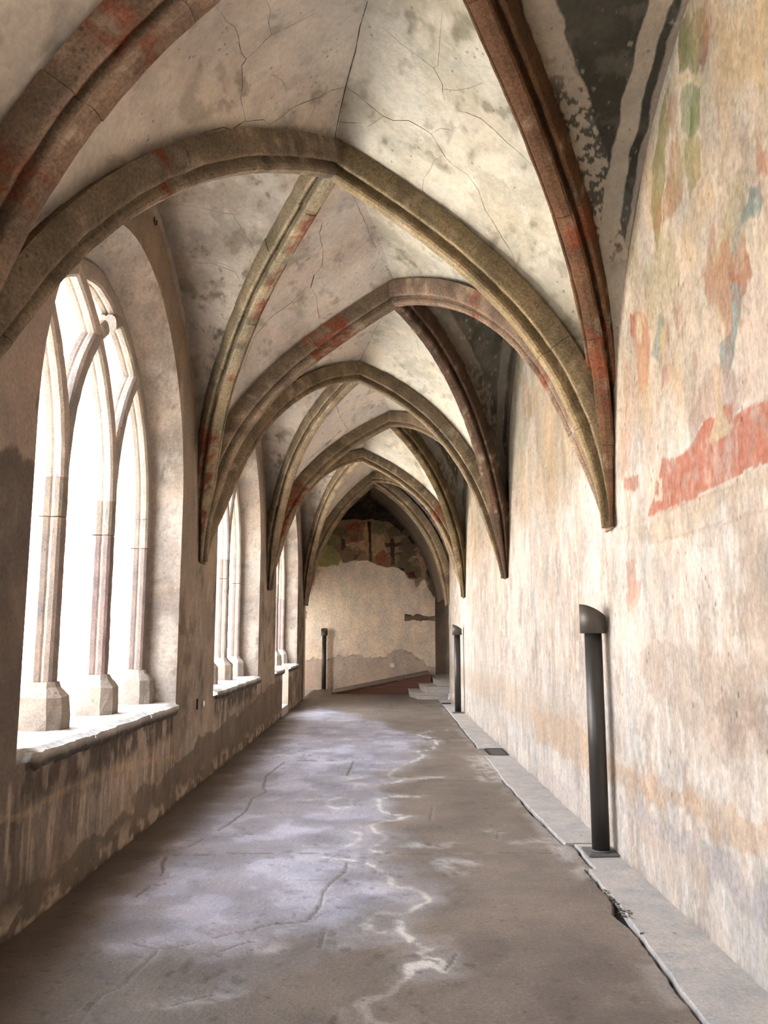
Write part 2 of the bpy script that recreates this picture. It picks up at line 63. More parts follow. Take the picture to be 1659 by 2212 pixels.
VCRACKS=[('S',0.0032,[(-0.837,3.686,4.611),(-0.832,3.722,4.626),(-0.826,3.759,4.64),(-0.82,3.796,4.654),(-0.818,3.823,4.662),(-0.816,3.851,4.67),(-0.814,3.879,4.678),(-0.804,3.91,4.692),(-0.795,3.941,4.707),(-0.785,3.972,4.721),(-0.784,4.001,4.726),(-0.783,4.03,4.732),(-0.782,4.058,4.736),(-0.784,4.082,4.738),(-0.786,4.107,4.739),(-0.789,4.132,4.74),(-0.789,4.159,4.743),(-0.79,4.186,4.746),(-0.79,4.214,4.749),(-0.786,4.237,4.756),(-0.782,4.261,4.762),(-0.777,4.285,4.769),(-0.787,4.293,4.761),(-0.796,4.301,4.753),(-0.806,4.309,4.745),(-0.811,4.354,4.743),(-0.817,4.399,4.74),(-0.822,4.444,4.737),(-0.832,4.48,4.729),(-0.843,4.517,4.722),(-0.853,4.553,4.713),(-0.854,4.597,4.714),(-0.854,4.64,4.714),(-0.854,4.683,4.714),(-0.855,4.714,4.713),(-0.855,4.746,4.712),(-0.856,4.778,4.71)]),('S',0.0024,[(-0.615,3.933,4.848),(-0.612,3.97,4.857),(-0.609,4.006,4.865),(-0.607,4.044,4.874),(-0.614,4.07,4.874),(-0.622,4.097,4.873),(-0.629,4.123,4.871),(-0.629,4.163,4.878),(-0.628,4.202,4.884),(-0.627,4.241,4.89),(-0.642,4.244,4.878),(-0.657,4.247,4.866),(-0.672,4.25,4.854),(-0.685,4.257,4.844),(-0.699,4.265,4.834),(-0.713,4.273,4.823),(-0.734,4.277,4.805),(-0.756,4.281,4.787),(-0.777,4.285,4.769)]),('S',0.0016,[(-0.627,4.241,4.89),(-0.601,4.251,4.912),(-0.575,4.259,4.933),(-0.548,4.268,4.954),(-0.495,4.28,4.995),(-0.44,4.292,5.036),(-0.386,4.302,5.076)]),('D',0.0024,[(-1.093,4.482,4.417),(-1.073,4.506,4.445),(-1.053,4.53,4.473),(-1.032,4.554,4.501),(-1.011,4.583,4.527),(-0.991,4.611,4.553),(-0.97,4.639,4.579),(-0.957,4.668,4.593),(-0.945,4.697,4.608),(-0.932,4.726,4.622),(-0.911,4.737,4.647),(-0.89,4.747,4.671),(-0.869,4.756,4.696),(-0.836,4.803,4.732),(-0.801,4.851,4.769),(-0.766,4.898,4.807),(-0.756,4.931,4.816),(-0.746,4.964,4.825),(-0.736,4.997,4.834)]),('S',0.0032,[(-0.732,4.992,4.838),(-0.714,5.0,4.857),(-0.695,5.007,4.875),(-0.677,5.014,4.893),(-0.648,5.015,4.921),(-0.619,5.015,4.948),(-0.589,5.014,4.974),(-0.561,5.028,4.998),(-0.533,5.042,5.021),(-0.505,5.056,5.044),(-0.477,5.073,5.067),(-0.448,5.089,5.09),(-0.42,5.104,5.112),(-0.395,5.107,5.13),(-0.37,5.11,5.149),(-0.345,5.112,5.167),(-0.313,5.132,5.19),(-0.281,5.149,5.21),(-0.249,5.164,5.229)]),('S',0.0016,[(-0.42,5.104,5.112),(-0.431,5.12,5.103),(-0.442,5.135,5.094),(-0.453,5.15,5.085),(-0.465,5.176,5.075),(-0.478,5.201,5.065),(-0.49,5.227,5.055),(-0.513,5.256,5.035),(-0.536,5.284,5.014),(-0.559,5.311,4.992)]),('D',0.0024,[(-0.249,5.164,5.229),(-0.221,5.176,5.218),(-0.193,5.182,5.204),(-0.165,5.188,5.188),(-0.14,5.197,5.17),(-0.114,5.206,5.151),(-0.089,5.215,5.132),(-0.055,5.222,5.108),(-0.022,5.228,5.084),(0.012,5.233,5.06),(0.035,5.229,5.046),(0.058,5.224,5.031),(0.081,5.22,5.017),(0.116,5.195,5.001),(0.151,5.17,4.984),(0.186,5.145,4.967),(0.221,5.142,4.943),(0.256,5.139,4.92),(0.291,5.137,4.896),(0.307,5.137,4.885),(0.322,5.138,4.875),(0.337,5.139,4.864),(0.353,5.157,4.849),(0.369,5.175,4.833),(0.385,5.194,4.818),(0.402,5.213,4.802),(0.418,5.232,4.786),(0.435,5.25,4.77),(0.451,5.26,4.757),(0.467,5.269,4.743),(0.483,5.279,4.73)]),('S',0.0024,[(0.483,5.279,4.73),(0.519,5.279,4.705),(0.555,5.28,4.68),(0.59,5.28,4.656),(0.618,5.302,4.63),(0.646,5.322,4.603),(0.673,5.342,4.576),(0.693,5.379,4.546),(0.712,5.414,4.516),(0.731,5.448,4.484),(0.754,5.464,4.459),(0.777,5.479,4.433),(0.799,5.494,4.407),(0.822,5.513,4.377),(0.846,5.531,4.347),(0.869,5.549,4.317),(0.892,5.562,4.289),(0.914,5.574,4.261),(0.937,5.586,4.233),(0.957,5.621,4.187),(0.978,5.654,4.14),(0.998,5.685,4.091)]),('S',0.0024,[(0.012,5.233,5.06),(-0.006,5.261,5.065),(-0.025,5.289,5.069),(-0.043,5.316,5.073),(-0.064,5.345,5.079),(-0.086,5.375,5.084),(-0.107,5.405,5.09)]),('D',0.002,[(-0.319,5.473,5.178),(-0.292,5.478,5.179),(-0.264,5.467,5.168),(-0.237,5.455,5.158),(-0.204,5.436,5.145),(-0.171,5.414,5.13),(-0.139,5.391,5.115)]),('S',0.0024,[(0.344,4.19,4.998),(0.344,4.243,4.996),(0.343,4.298,4.992),(0.343,4.353,4.989),(0.344,4.392,4.986),(0.344,4.431,4.983),(0.345,4.471,4.979),(0.345,4.509,4.975),(0.345,4.548,4.97),(0.346,4.587,4.964),(0.338,4.602,4.968),(0.329,4.617,4.972),(0.321,4.632,4.975),(0.289,4.626,4.999),(0.256,4.621,5.022),(0.224,4.615,5.046),(0.192,4.611,5.068),(0.16,4.607,5.09),(0.127,4.602,5.111),(0.086,4.586,5.139),(0.044,4.569,5.167),(0.003,4.554,5.195)]),('D',0.002,[(0.321,4.632,4.975),(0.331,4.645,4.967),(0.341,4.657,4.959),(0.351,4.67,4.95),(0.361,4.685,4.941),(0.372,4.7,4.932),(0.382,4.716,4.923),(0.383,4.733,4.919),(0.384,4.749,4.916),(0.386,4.766,4.913),(0.392,4.785,4.906),(0.398,4.805,4.899),(0.404,4.824,4.891)]),('S',0.0024,[(0.384,4.749,4.916),(0.411,4.732,4.901),(0.438,4.716,4.887),(0.464,4.699,4.872),(0.489,4.673,4.859),(0.514,4.648,4.846),(0.539,4.623,4.833),(0.563,4.591,4.822),(0.586,4.559,4.811),(0.609,4.526,4.8)]),('D',0.002,[(0.477,4.85,4.839),(0.5,4.839,4.827),(0.522,4.828,4.814),(0.545,4.817,4.801),(0.573,4.812,4.785),(0.6,4.808,4.769),(0.628,4.803,4.753),(0.657,4.812,4.733),(0.686,4.82,4.713),(0.715,4.828,4.693),(0.745,4.841,4.671),(0.775,4.855,4.648),(0.805,4.867,4.626),(0.829,4.873,4.608),(0.854,4.879,4.591),(0.878,4.885,4.575),(0.909,4.898,4.552),(0.939,4.912,4.529),(0.97,4.924,4.506)]),('S',0.002,[(0.434,5.241,4.773),(0.411,5.273,4.779),(0.387,5.305,4.785),(0.364,5.338,4.791),(0.358,5.366,4.786),(0.351,5.395,4.781),(0.345,5.424,4.776),(0.331,5.458,4.773),(0.317,5.493,4.771),(0.303,5.527,4.768),(0.302,5.558,4.757),(0.3,5.589,4.746),(0.299,5.619,4.735),(0.31,5.629,4.722),(0.322,5.638,4.71),(0.333,5.647,4.698),(0.344,5.659,4.684),(0.356,5.671,4.67),(0.368,5.682,4.656)]),('S',0.002,[(0.337,5.139,4.864),(0.355,5.11,4.86),(0.373,5.082,4.855),(0.391,5.054,4.85),(0.41,5.044,4.84),(0.429,5.033,4.83),(0.448,5.023,4.821),(0.462,5.018,4.813),(0.476,5.014,4.804),(0.491,5.01,4.796)]),('S',0.0016,[(-0.675,4.555,4.878),(-0.658,4.601,4.897),(-0.641,4.647,4.916),(-0.624,4.694,4.935),(-0.618,4.74,4.943),(-0.612,4.787,4.951),(-0.606,4.833,4.959)]),('D',0.004,[(-0.084,4.422,5.258),(-0.101,4.494,5.261),(-0.118,4.566,5.263),(-0.136,4.639,5.263),(-0.147,4.707,5.261),(-0.159,4.776,5.258),(-0.17,4.844,5.253),(-0.181,4.89,5.251),(-0.193,4.936,5.248),(-0.204,4.984,5.246),(-0.219,5.044,5.242),(-0.234,5.105,5.237),(-0.249,5.164,5.229),(-0.265,5.236,5.219),(-0.281,5.308,5.207),(-0.298,5.381,5.195),(-0.312,5.45,5.183),(-0.326,5.519,5.171),(-0.341,5.59,5.158),(-0.345,5.633,5.154),(-0.348,5.677,5.149),(-0.351,5.717,5.141)]),('D',0.0028,[(-0.463,6.586,5.123),(-0.494,6.691,5.103),(-0.526,6.796,5.081),(-0.558,6.901,5.057),(-0.553,7.001,5.054),(-0.547,7.102,5.051),(-0.541,7.202,5.046),(-0.551,7.283,5.031),(-0.561,7.365,5.014),(-0.571,7.449,4.997),(-0.6,7.475,4.977),(-0.628,7.499,4.955),(-0.657,7.522,4.932)]),('D',0.0064,[(-0.65,7.507,4.939),(-0.665,7.559,4.92),(-0.68,7.611,4.901),(-0.695,7.662,4.881)]),('S',0.0032,[(-0.695,7.662,4.881),(-0.681,7.723,4.873),(-0.668,7.783,4.865),(-0.654,7.843,4.857),(-0.654,7.91,4.836),(-0.654,7.976,4.814),(-0.654,8.041,4.791),(-0.647,8.137,4.76),(-0.639,8.233,4.727),(-0.631,8.326,4.691)]),('D',0.0028,[(-0.718,7.62,4.876),(-0.775,7.652,4.833),(-0.832,7.681,4.788),(-0.889,7.712,4.743),(-0.953,7.718,4.697),(-1.017,7.721,4.65),(-1.08,7.722,4.603),(-1.138,7.755,4.549),(-1.196,7.786,4.493),(-1.255,7.816,4.437),(-1.284,7.862,4.397),(-1.313,7.906,4.354),(-1.342,7.948,4.311),(-1.361,7.988,4.276),(-1.381,8.026,4.241),(-1.4,8.063,4.204)]),('S',0.0032,[(-0.269,6.472,5.238),(-0.236,6.671,5.257),(-0.201,6.862,5.267),(-0.164,7.054,5.272),(-0.132,7.231,5.274),(-0.1,7.402,5.268),(-0.065,7.571,5.258),(-0.03,7.695,5.251),(0.007,7.82,5.242),(0.046,7.942,5.23),(0.07,8.019,5.221),(0.095,8.097,5.211),(0.12,8.168,5.197)]),('S',0.004,[(0.046,9.151,5.247),(0.005,9.364,5.252),(-0.038,9.565,5.25),(-0.083,9.758,5.241),(-0.15,10.056,5.219),(-0.221,10.329,5.181),(-0.294,10.586,5.129)]),('S',0.0024,[(-1.27,6.446,5.02),(-1.236,6.524,4.987),(-1.201,6.598,4.95),(-1.164,6.669,4.91),(-1.147,6.717,4.884),(-1.129,6.766,4.857),(-1.112,6.816,4.829)]),('S',0.0024,[(-1.712,6.981,4.816),(-1.646,6.982,4.812),(-1.579,6.982,4.808),(-1.511,6.979,4.802),(-1.448,6.998,4.785),(-1.383,7.015,4.766),(-1.319,7.031,4.747),(-1.307,7.064,4.727),(-1.295,7.097,4.706),(-1.283,7.129,4.684)]),('S',0.0024,[(-1.81,7.459,4.496),(-1.781,7.489,4.471),(-1.751,7.519,4.446),(-1.721,7.548,4.42),(-1.693,7.591,4.38),(-1.665,7.632,4.34),(-1.636,7.673,4.298),(-1.614,7.707,4.264),(-1.593,7.742,4.229),(-1.572,7.777,4.194)]),('S',0.0024,[(0.313,9.175,5.12),(0.349,9.282,5.094),(0.386,9.386,5.064),(0.423,9.487,5.032),(0.435,9.564,5.014),(0.448,9.639,4.994),(0.46,9.714,4.974)]),('D',0.0048000000000000004,[(-0.695,12.154,5.004),(-0.686,12.378,4.995),(-0.675,12.586,4.978),(-0.662,12.77,4.953),(-0.633,12.94,4.937),(-0.602,13.102,4.917),(-0.57,13.26,4.895),(-0.582,13.36,4.857),(-0.594,13.457,4.818)]),('D',0.0048,[(-0.648,14.502,5.006),(-0.673,14.503,4.99),(-0.698,14.503,4.972),(-0.723,14.499,4.954)]),('D',0.0032,[(-0.683,13.213,4.836),(-0.8,13.269,4.74),(-0.917,13.31,4.639),(-1.033,13.336,4.535),(-1.109,13.33,4.471),(-1.183,13.316,4.405),(-1.257,13.293,4.337)]),('D',0.0048,[(-1.729,18.402,4.654),(-1.618,18.331,4.663),(-1.507,18.255,4.671),(-1.397,18.176,4.678),(-1.316,18.055,4.72),(-1.235,17.93,4.761),(-1.156,17.803,4.8)]),('D',0.0048,[(-0.849,17.122,5.004),(-0.83,17.552,5.041),(-0.814,18.116,5.101),(-0.788,18.481,5.12),(-0.803,18.607,5.101),(-0.819,18.718,5.079),(-0.834,18.825,5.055)]),('S',0.0024,[(-1.27,3.164,4.011),(-1.281,3.162,3.999),(-1.293,3.16,3.987),(-1.304,3.158,3.975),(-1.313,3.159,3.962),(-1.322,3.161,3.949),(-1.331,3.162,3.936)]),('D',0.0024,[(-1.273,3.16,4.01),(-1.265,3.168,4.015),(-1.257,3.175,4.019),(-1.249,3.183,4.024),(-1.241,3.189,4.028),(-1.234,3.196,4.032),(-1.226,3.203,4.037)]),('S',0.0016,[(-1.111,6.268,5.066),(-1.13,6.293,5.061),(-1.149,6.318,5.055),(-1.169,6.342,5.049),(-1.153,6.358,5.042),(-1.137,6.374,5.034),(-1.12,6.389,5.026)]),('S',0.002,[(-1.686,6.389,5.044),(-1.616,6.407,5.041),(-1.545,6.424,5.038),(-1.473,6.438,5.032),(-1.426,6.452,5.027),(-1.379,6.465,5.021),(-1.331,6.477,5.014),(-1.206,6.479,5.002),(-1.08,6.473,4.985),(-0.953,6.463,4.967)]),('S',0.002,[(-1.247,6.65,4.933),(-1.223,6.664,4.923),(-1.199,6.677,4.913),(-1.175,6.689,4.902),(-1.15,6.712,4.887),(-1.124,6.735,4.871),(-1.098,6.758,4.855)]),('S',0.002,[(-1.557,6.96,4.817),(-1.504,6.966,4.809),(-1.452,6.97,4.8),(-1.399,6.974,4.791),(-1.359,6.995,4.773),(-1.319,7.017,4.755),(-1.279,7.038,4.737)])]


# ---------------------------------------------------------------- helpers
DESAT = 0.40
def lin(c, g=1.0):
    m_ = sum(c) / 3.0
    c = [v + (m_ - v) * DESAT for v in c]
    return np.array([((v / 255.0) / 12.92 if v / 255.0 < 0.04045 else ((v / 255.0 + 0.055) / 1.055) ** 2.4) * g for v in c])

def linc(c, g=1.0):
    global DESAT
    k, DESAT = DESAT, 0.06
    r = lin(c, g)
    DESAT = k
    return r

def _h(ix, iy, iz, seed):
    n = (ix * 374761393 + iy * 668265263 + iz * 2147483647 + seed * 974711) & 0xffffffff
    n = ((n ^ (n >> 13)) * 1274126177) & 0xffffffff
    n = ((n ^ (n >> 16)) * 2246822519) & 0xffffffff
    return ((n ^ (n >> 15)) & 0xffff) / 65535.0

def vnoise(P, seed=0):
    P = np.asarray(P, float)
    i = np.floor(P).astype(np.int64)
    f = P - i
    f = f * f * (3 - 2 * f)
    r = 0
    for dx in (0, 1):
        wx = f[:, 0] if dx else 1 - f[:, 0]
        for dy in (0, 1):
            wy = f[:, 1] if dy else 1 - f[:, 1]
            for dz in (0, 1):
                wz = f[:, 2] if dz else 1 - f[:, 2]
                r = r + wx * wy * wz * _h(i[:, 0] + dx, i[:, 1] + dy, i[:, 2] + dz, seed)
    return r

def fbm(P, freq=1.0, octs=4, seed=0):
    P = np.asarray(P, float) * freq
    s, a, t = 0, 0.5, 0
    for k in range(octs):
        s = s + a * vnoise(P * (2.03 ** k) + 17.3 * k, seed + k)
        t += a
        a *= 0.55
    return s / t

def sstep(a, b, x):
    t = np.clip((x - a) / (b - a), 0, 1)
    return t * t * (3 - 2 * t)

def inpoly(X, Y, poly):
    c = np.zeros(X.shape, bool)
    n = len(poly)
    for i in range(n):
        x1, y1 = poly[i]
        x2, y2 = poly[i - 1]
        if y1 == y2:
            continue
        m = ((y1 > Y) != (y2 > Y)) & (X < (x2 - x1) * (Y - y1) / (y2 - y1) + x1)
        c ^= m
    return c

def dist_poly(X, Y, pl):
    d = np.full(X.shape, 1e9)
    for (x1, y1), (x2, y2) in zip(pl, pl[1:]):
        vx, vy = x2 - x1, y2 - y1
        L2 = vx * vx + vy * vy + 1e-12
        t = np.clip(((X - x1) * vx + (Y - y1) * vy) / L2, 0, 1)
        d = np.minimum(d, np.hypot(X - x1 - t * vx, Y - y1 - t * vy))
    return d

def mixc(col, c, a):
    a = np.clip(a, 0, 1)[:, None]
    return col * (1 - a) + np.asarray(c) * a

def paint_polys(col, X, Y, items, gain=1.0, seed=5, patchy=0.35):
    P3 = np.stack([X, Y, X * 0], 1)
    w1 = fbm(P3, 7, 4, seed) - 0.5
    w2 = fbm(P3, 7, 4, seed + 40) - 0.5
    g1 = fbm(P3, 3.1, 5, seed + 80)
    g2 = fbm(P3, 26, 3, seed + 90)
    for poly, c, a, w in items:
        xs = [p[0] for p in poly]; ys = [p[1] for p in poly]
        m = (X > min(xs) - w) & (X < max(xs) + w) & (Y > min(ys) - w) & (Y < max(ys) + w)
        if not m.any():
            continue
        idx = np.nonzero(m)[0]
        acc = 0
        for k in (0.6, 0.85, 1.15, 1.5):
            acc = acc + inpoly(X[idx] + w1[idx] * w * 2 * k, Y[idx] + w2[idx] * w * 2 * k, poly)
        ins = acc / 4.0
        pt = 1 - patchy * sstep(0.48, 0.66, 0.6 * g1[idx] + 0.4 * g2[idx])
        col[idx] = mixc(col[idx], linc(c, gain), ins * a * pt)
    return col

COL = scene.collection
def link(o, parent=None):
    COL.objects.link(o)
    if parent is not None:
        o.parent = parent
        o.matrix_parent_inverse = Matrix.Translation(-Vector(parent.location)) if parent.parent is None and parent.type == 'EMPTY' else Matrix()
    return o

def tag(o, label=None, cat=None, group=None, kind=None):
    if label: o['label'] = label
    if cat: o['category'] = cat
    if group: o['group'] = group
    if kind: o['kind'] = kind
    return o

def mesh_obj(name, V, Q, mat=None, parent=None, col=None, smooth=True):
    """V (n,3) array in world metres, Q list/array of quads or faces"""
    me = bpy.data.meshes.new(name)
    if isinstance(Q, np.ndarray) and Q.shape[1] in (3, 4):
        k = Q.shape[1]
        me.vertices.add(len(V)); me.vertices.foreach_set('co', np.asarray(V, np.float32).ravel())
        me.loops.add(Q.size); me.loops.foreach_set('vertex_index', Q.astype(np.int32).ravel())
        me.polygons.add(len(Q)); me.polygons.foreach_set('loop_start', np.arange(0, Q.size, k, dtype=np.int32))
        me.polygons.foreach_set('loop_total', np.full(len(Q), k, np.int32))
        me.update(calc_edges=True)
    else:
        me.from_pydata([tuple(map(float, v)) for v in V], [], [tuple(map(int, q)) for q in Q])
        me.update()
    if col is not None:
        at = me.color_attributes.new('Col', 'FLOAT_COLOR', 'POINT')
        c4 = np.ones((len(V), 4), np.float32); c4[:, :3] = col
        at.data.foreach_set('color', c4.ravel())
    if smooth:
        me.polygons.foreach_set('use_smooth', np.ones(len(me.polygons), bool))
    if mat: me.materials.append(mat)
    o = bpy.data.objects.new(name, me)
    return link(o, parent)

def empty(name, loc):
    o = bpy.data.objects.new(name, None)
    o.location = loc
    o.empty_display_size = 0.1
    return link(o)

def grid_quads(n, m, flip=False):
    i = np.arange(n - 1)[:, None] * m + np.arange(m - 1)[None, :]
    q = np.stack([i, i + 1, i + m + 1, i + m], -1).reshape(-1, 4)
    return q[:, ::-1].copy() if flip else q

def box_mesh(x0, x1, y0, y1, z0, z1, bev=0.0, name='box', mat=None, parent=None, seg=2, col=None):
    bm = bmesh.new()
    bmesh.ops.create_cube(bm, size=1)
    for v in bm.verts:
        v.co = Vector(((x0 + x1) / 2 + v.co.x * (x1 - x0), (y0 + y1) / 2 + v.co.y * (y1 - y0), (z0 + z1) / 2 + v.co.z * (z1 - z0)))
    if bev:
        bmesh.ops.bevel(bm, geom=bm.edges[:], offset=bev, segments=seg, affect='EDGES', profile=0.5)
    me = bpy.data.meshes.new(name); bm.to_mesh(me); bm.free()
    if mat: me.materials.append(mat)
    if col is not None:
        at = me.color_attributes.new('Col', 'FLOAT_COLOR', 'POINT')
        c4 = np.ones((len(me.vertices), 4), np.float32); c4[:, :3] = col
        at.data.foreach_set('color', c4.ravel())
    return link(bpy.data.objects.new(name, me), parent)

# ---------------------------------------------------------------- materials
def new_mat(name):
    m = bpy.data.materials.new(name); m.use_nodes = True
    nt = m.node_tree
    return m, nt, nt.nodes['Principled BSDF']

def N(nt, kind, **kw):
    n = nt.nodes.new(kind)
    for k, v in kw.items():
        if k in n.inputs: n.inputs[k].default_value = v
        else: setattr(n, k, v)
    return n

def surface_mat(name, base=None, rough=0.92, big=1.3, big_amt=0.16, fine=38.0, fine_amt=0.14, bump=0.5, bump_scale=22.0, bump_dist=0.012,
                tint_a=(1.06, 1.0, 0.93), tint_b=(0.93, 0.97, 1.0), pits=0.25, stretch=(1, 1, 1), spec=0.15):
    """stone, plaster or concrete: vertex paint (or one base colour) broken up by noise, with pits and relief"""
    m, nt, bs = new_mat(name)
    lk = nt.links.new
    tc = N(nt, 'ShaderNodeTexCoord')
    mp = N(nt, 'ShaderNodeMapping'); mp.inputs['Scale'].default_value = stretch
    lk(tc.outputs['Object'], mp.inputs['Vector'])
    if base is None:
        at = N(nt, 'ShaderNodeAttribute', attribute_name='Col'); colo = at.outputs['Color']
    else:
        rgb = N(nt, 'ShaderNodeRGB'); rgb.outputs[0].default_value = (*base, 1); colo = rgb.outputs[0]
    def noise(scale, detail, rough_, lo, hi, a, b):
        n = N(nt, 'ShaderNodeTexNoise', Scale=scale, Detail=detail, Roughness=rough_)
        lk(mp.outputs[0], n.inputs['Vector'])
        r = N(nt, 'ShaderNodeMapRange'); r.inputs[1].default_value = lo; r.inputs[2].default_value = hi
        r.inputs[3].default_value = a; r.inputs[4].default_value = b
        lk(n.outputs['Fac'], r.inputs[0])
        return n, r
    n1, r1 = noise(big, 6, 0.62, 0.3, 0.7, 0.0, 1.0)
    tint = N(nt, 'ShaderNodeMix', data_type='RGBA'); lk(r1.outputs[0], tint.inputs[0])
    tint.inputs[6].default_value = (*[t * (1 - big_amt) for t in tint_b], 1)
    tint.inputs[7].default_value = (*[t * (1 + big_amt * 0.35) for t in tint_a], 1)
    n2, r2 = noise(fine, 5, 0.7, 0.3, 0.7, 1 - fine_amt, 1 + fine_amt)
    m1 = N(nt, 'ShaderNodeMix', data_type='RGBA', blend_type='MULTIPLY'); m1.inputs[0].default_value = 1
    lk(colo, m1.inputs[6]); lk(tint.outputs[2], m1.inputs[7])
    sc = N(nt, 'ShaderNodeVectorMath', operation='SCALE'); lk(m1.outputs[2], sc.inputs[0]); lk(r2.outputs[0], sc.inputs[3])
    # pits and specks
    vo = N(nt, 'ShaderNodeTexVoronoi', Scale=16.0); lk(mp.outputs[0], vo.inputs['Vector'])
    n3, r3 = noise(4.2, 3, 0.6, 0.5, 0.62, 0.0, 0.17)
    lt = N(nt, 'ShaderNodeMath', operation='LESS_THAN'); lk(vo.outputs['Distance'], lt.inputs[0]); lk(r3.outputs[0], lt.inputs[1])
    pm = N(nt, 'ShaderNodeMath', operation='MULTIPLY'); lk(lt.outputs[0], pm.inputs[0]); pm.inputs[1].default_value = pits
    inv = N(nt, 'ShaderNodeMath', operation='SUBTRACT'); inv.inputs[0].default_value = 1; lk(pm.outputs[0], inv.inputs[1])
    sc2 = N(nt, 'ShaderNodeVectorMath', operation='SCALE'); lk(sc.outputs[0], sc2.inputs[0]); lk(inv.outputs[0], sc2.inputs[3])
    lk(sc2.outputs[0], bs.inputs['Base Color'])
    bs.inputs['Roughness'].default_value = rough
    bs.inputs['Specular IOR Level'].default_value = spec
    nb = N(nt, 'ShaderNodeTexNoise', Scale=bump_scale, Detail=7, Roughness=0.65); lk(mp.outputs[0], nb.inputs['Vector'])
    nb2 = N(nt, 'ShaderNodeTexNoise', Scale=3.0, Detail=3); lk(mp.outputs[0], nb2.inputs['Vector'])
    ad = N(nt, 'ShaderNodeMath', operation='MULTIPLY_ADD'); lk(nb2.outputs['Fac'], ad.inputs[0]); ad.inputs[1].default_value = 2.0; lk(nb.outputs['Fac'], ad.inputs[2])
    ad2 = N(nt, 'ShaderNodeMath', operation='SUBTRACT'); lk(ad.outputs[0], ad2.inputs[0]); lk(pm.outputs[0], ad2.inputs[1])
    bp = N(nt, 'ShaderNodeBump', Strength=bump, Distance=bump_dist); lk(ad2.outputs[0], bp.inputs['Height'])
    lk(bp.outputs[0], bs.inputs['Normal'])
    return m

M = {
    'plaster': surface_mat('old_plaster', bump=0.8, fine_amt=0.20, big_amt=.22, big=2.4, bump_dist=.016),
    'vault': surface_mat('vault_plaster', big=1.6, big_amt=0.13, fine=26, fine_amt=0.13, bump=0.8, bump_dist=0.018, pits=0.4),
    'rib': surface_mat('rib_stone', big=4.0, big_amt=0.34, fine=55, fine_amt=0.42, bump=1.0, bump_scale=45, bump_dist=0.012, pits=0.4),
    'stone': surface_mat('window_stone', big=6.0, big_amt=0.2, fine=70, fine_amt=0.22, bump=0.8, bump_scale=60, bump_dist=0.01, pits=0.3),
    'floor': surface_mat('worn_concrete', rough=0.5, big=1.8, big_amt=0.34, fine=60, fine_amt=0.30, bump=0.7, bump_scale=34, bump_dist=0.006,
                         tint_a=(1.03, 1.0, 0.97), tint_b=(0.97, 0.98, 1.0), pits=0.4, spec=0.4),
    'fresco': surface_mat('faded_fresco_plaster', bump=0.8, fine=40, fine_amt=0.26, big=3.0, big_amt=0.18, pits=.4, stretch=(1, 1, .6)),
    'kerb': surface_mat('kerb_concrete', base=lin((186, 178, 174)), rough=0.8, big=5, big_amt=0.2, fine=60, fine_amt=0.2, bump=0.6, bump_scale=50, bump_dist=0.006, pits=0.5),
    'step': surface_mat('step_stone', base=lin((178, 168, 158)), big=4, big_amt=0.16, bump=0.5),
    'exterior': surface_mat('sunlit_render', base=lin((236, 224, 212)), big=0.8, big_amt=0.06, bump=0.3),
    'plinth': surface_mat('plinth_render', base=lin((176, 142, 118)), big=2, big_amt=0.15),
    'ground': surface_mat('courtyard_ground', base=lin((214, 206, 192)), big=1.5, big_amt=0.1, bump=0.4),
    'dark_plaster': surface_mat('dark_recess_plaster', base=lin((150, 128, 112)), big=2, big_amt=0.2),
}

def plain_mat(name, base, rough=0.5, metal=0.0, bump=0.2, bscale=120, var=0.15, vscale=6.0, stretch=(1, 1, 1)):
    m, nt, bs = new_mat(name)
    lk = nt.links.new
    tc = N(nt, 'ShaderNodeTexCoord'); mp = N(nt, 'ShaderNodeMapping'); mp.inputs['Scale'].default_value = stretch
    lk(tc.outputs['Object'], mp.inputs['Vector'])
    n = N(nt, 'ShaderNodeTexNoise', Scale=vscale, Detail=6, Roughness=0.6); lk(mp.outputs[0], n.inputs['Vector'])
    mx = N(nt, 'ShaderNodeMix', data_type='RGBA'); lk(n.outputs['Fac'], mx.inputs[0])
    mx.inputs[6].default_value = (*[c * (1 - var) for c in base], 1); mx.inputs[7].default_value = (*[c * (1 + var) for c in base], 1)
    lk(mx.outputs[2], bs.inputs['Base Color'])
    bs.inputs['Roughness'].default_value = rough; bs.inputs['Metallic'].default_value = metal
    nb = N(nt, 'ShaderNodeTexNoise', Scale=bscale, Detail=4); lk(mp.outputs[0], nb.inputs['Vector'])
    bp = N(nt, 'ShaderNodeBump', Strength=bump, Distance=0.003); lk(nb.outputs['Fac'], bp.inputs['Height']); lk(bp.outputs[0], bs.inputs['Normal'])
    return m
M['metal'] = plain_mat('dark_lamp_metal', lin((74, 68, 63)), 0.42, 0.55, 0.15)
M['cap'] = plain_mat('bronze_grey_lamp_metal', lin((98, 88, 78)), 0.5, 0.5, 0.15)
M['plate'] = plain_mat('weathered_base_plate', lin((104, 100, 96)), 0.6, 0.3, 0.4)
M['iron'] = plain_mat('dark_iron', lin((52, 48, 46)), 0.6, 0.5, 0.4)
M['wood'] = plain_mat('red_brown_boards', lin((132, 66, 38)), 0.6, 0, 0.4, 60, 0.35, 3.0, (1, 8, 14))
M['wood_top'] = plain_mat('ramp_decking', lin((118, 96, 82)), 0.7, 0, 0.4, 60, 0.3, 4.0, (8, 1, 1))
M['white'] = plain_mat('white_plastic', lin((236, 230, 220)), 0.4, 0, 0.05)
M['crack'] = plain_mat('dark_crack', lin((66, 54, 44)), 1.0, 0, 0.1)
M['crack_soft'] = plain_mat('faint_crack', lin((138, 122, 100)), 1.0, 0, 0.1)
M['black'] = plain_mat('dark_gap', lin((28, 24, 22)), 1.0, 0, 0.1)
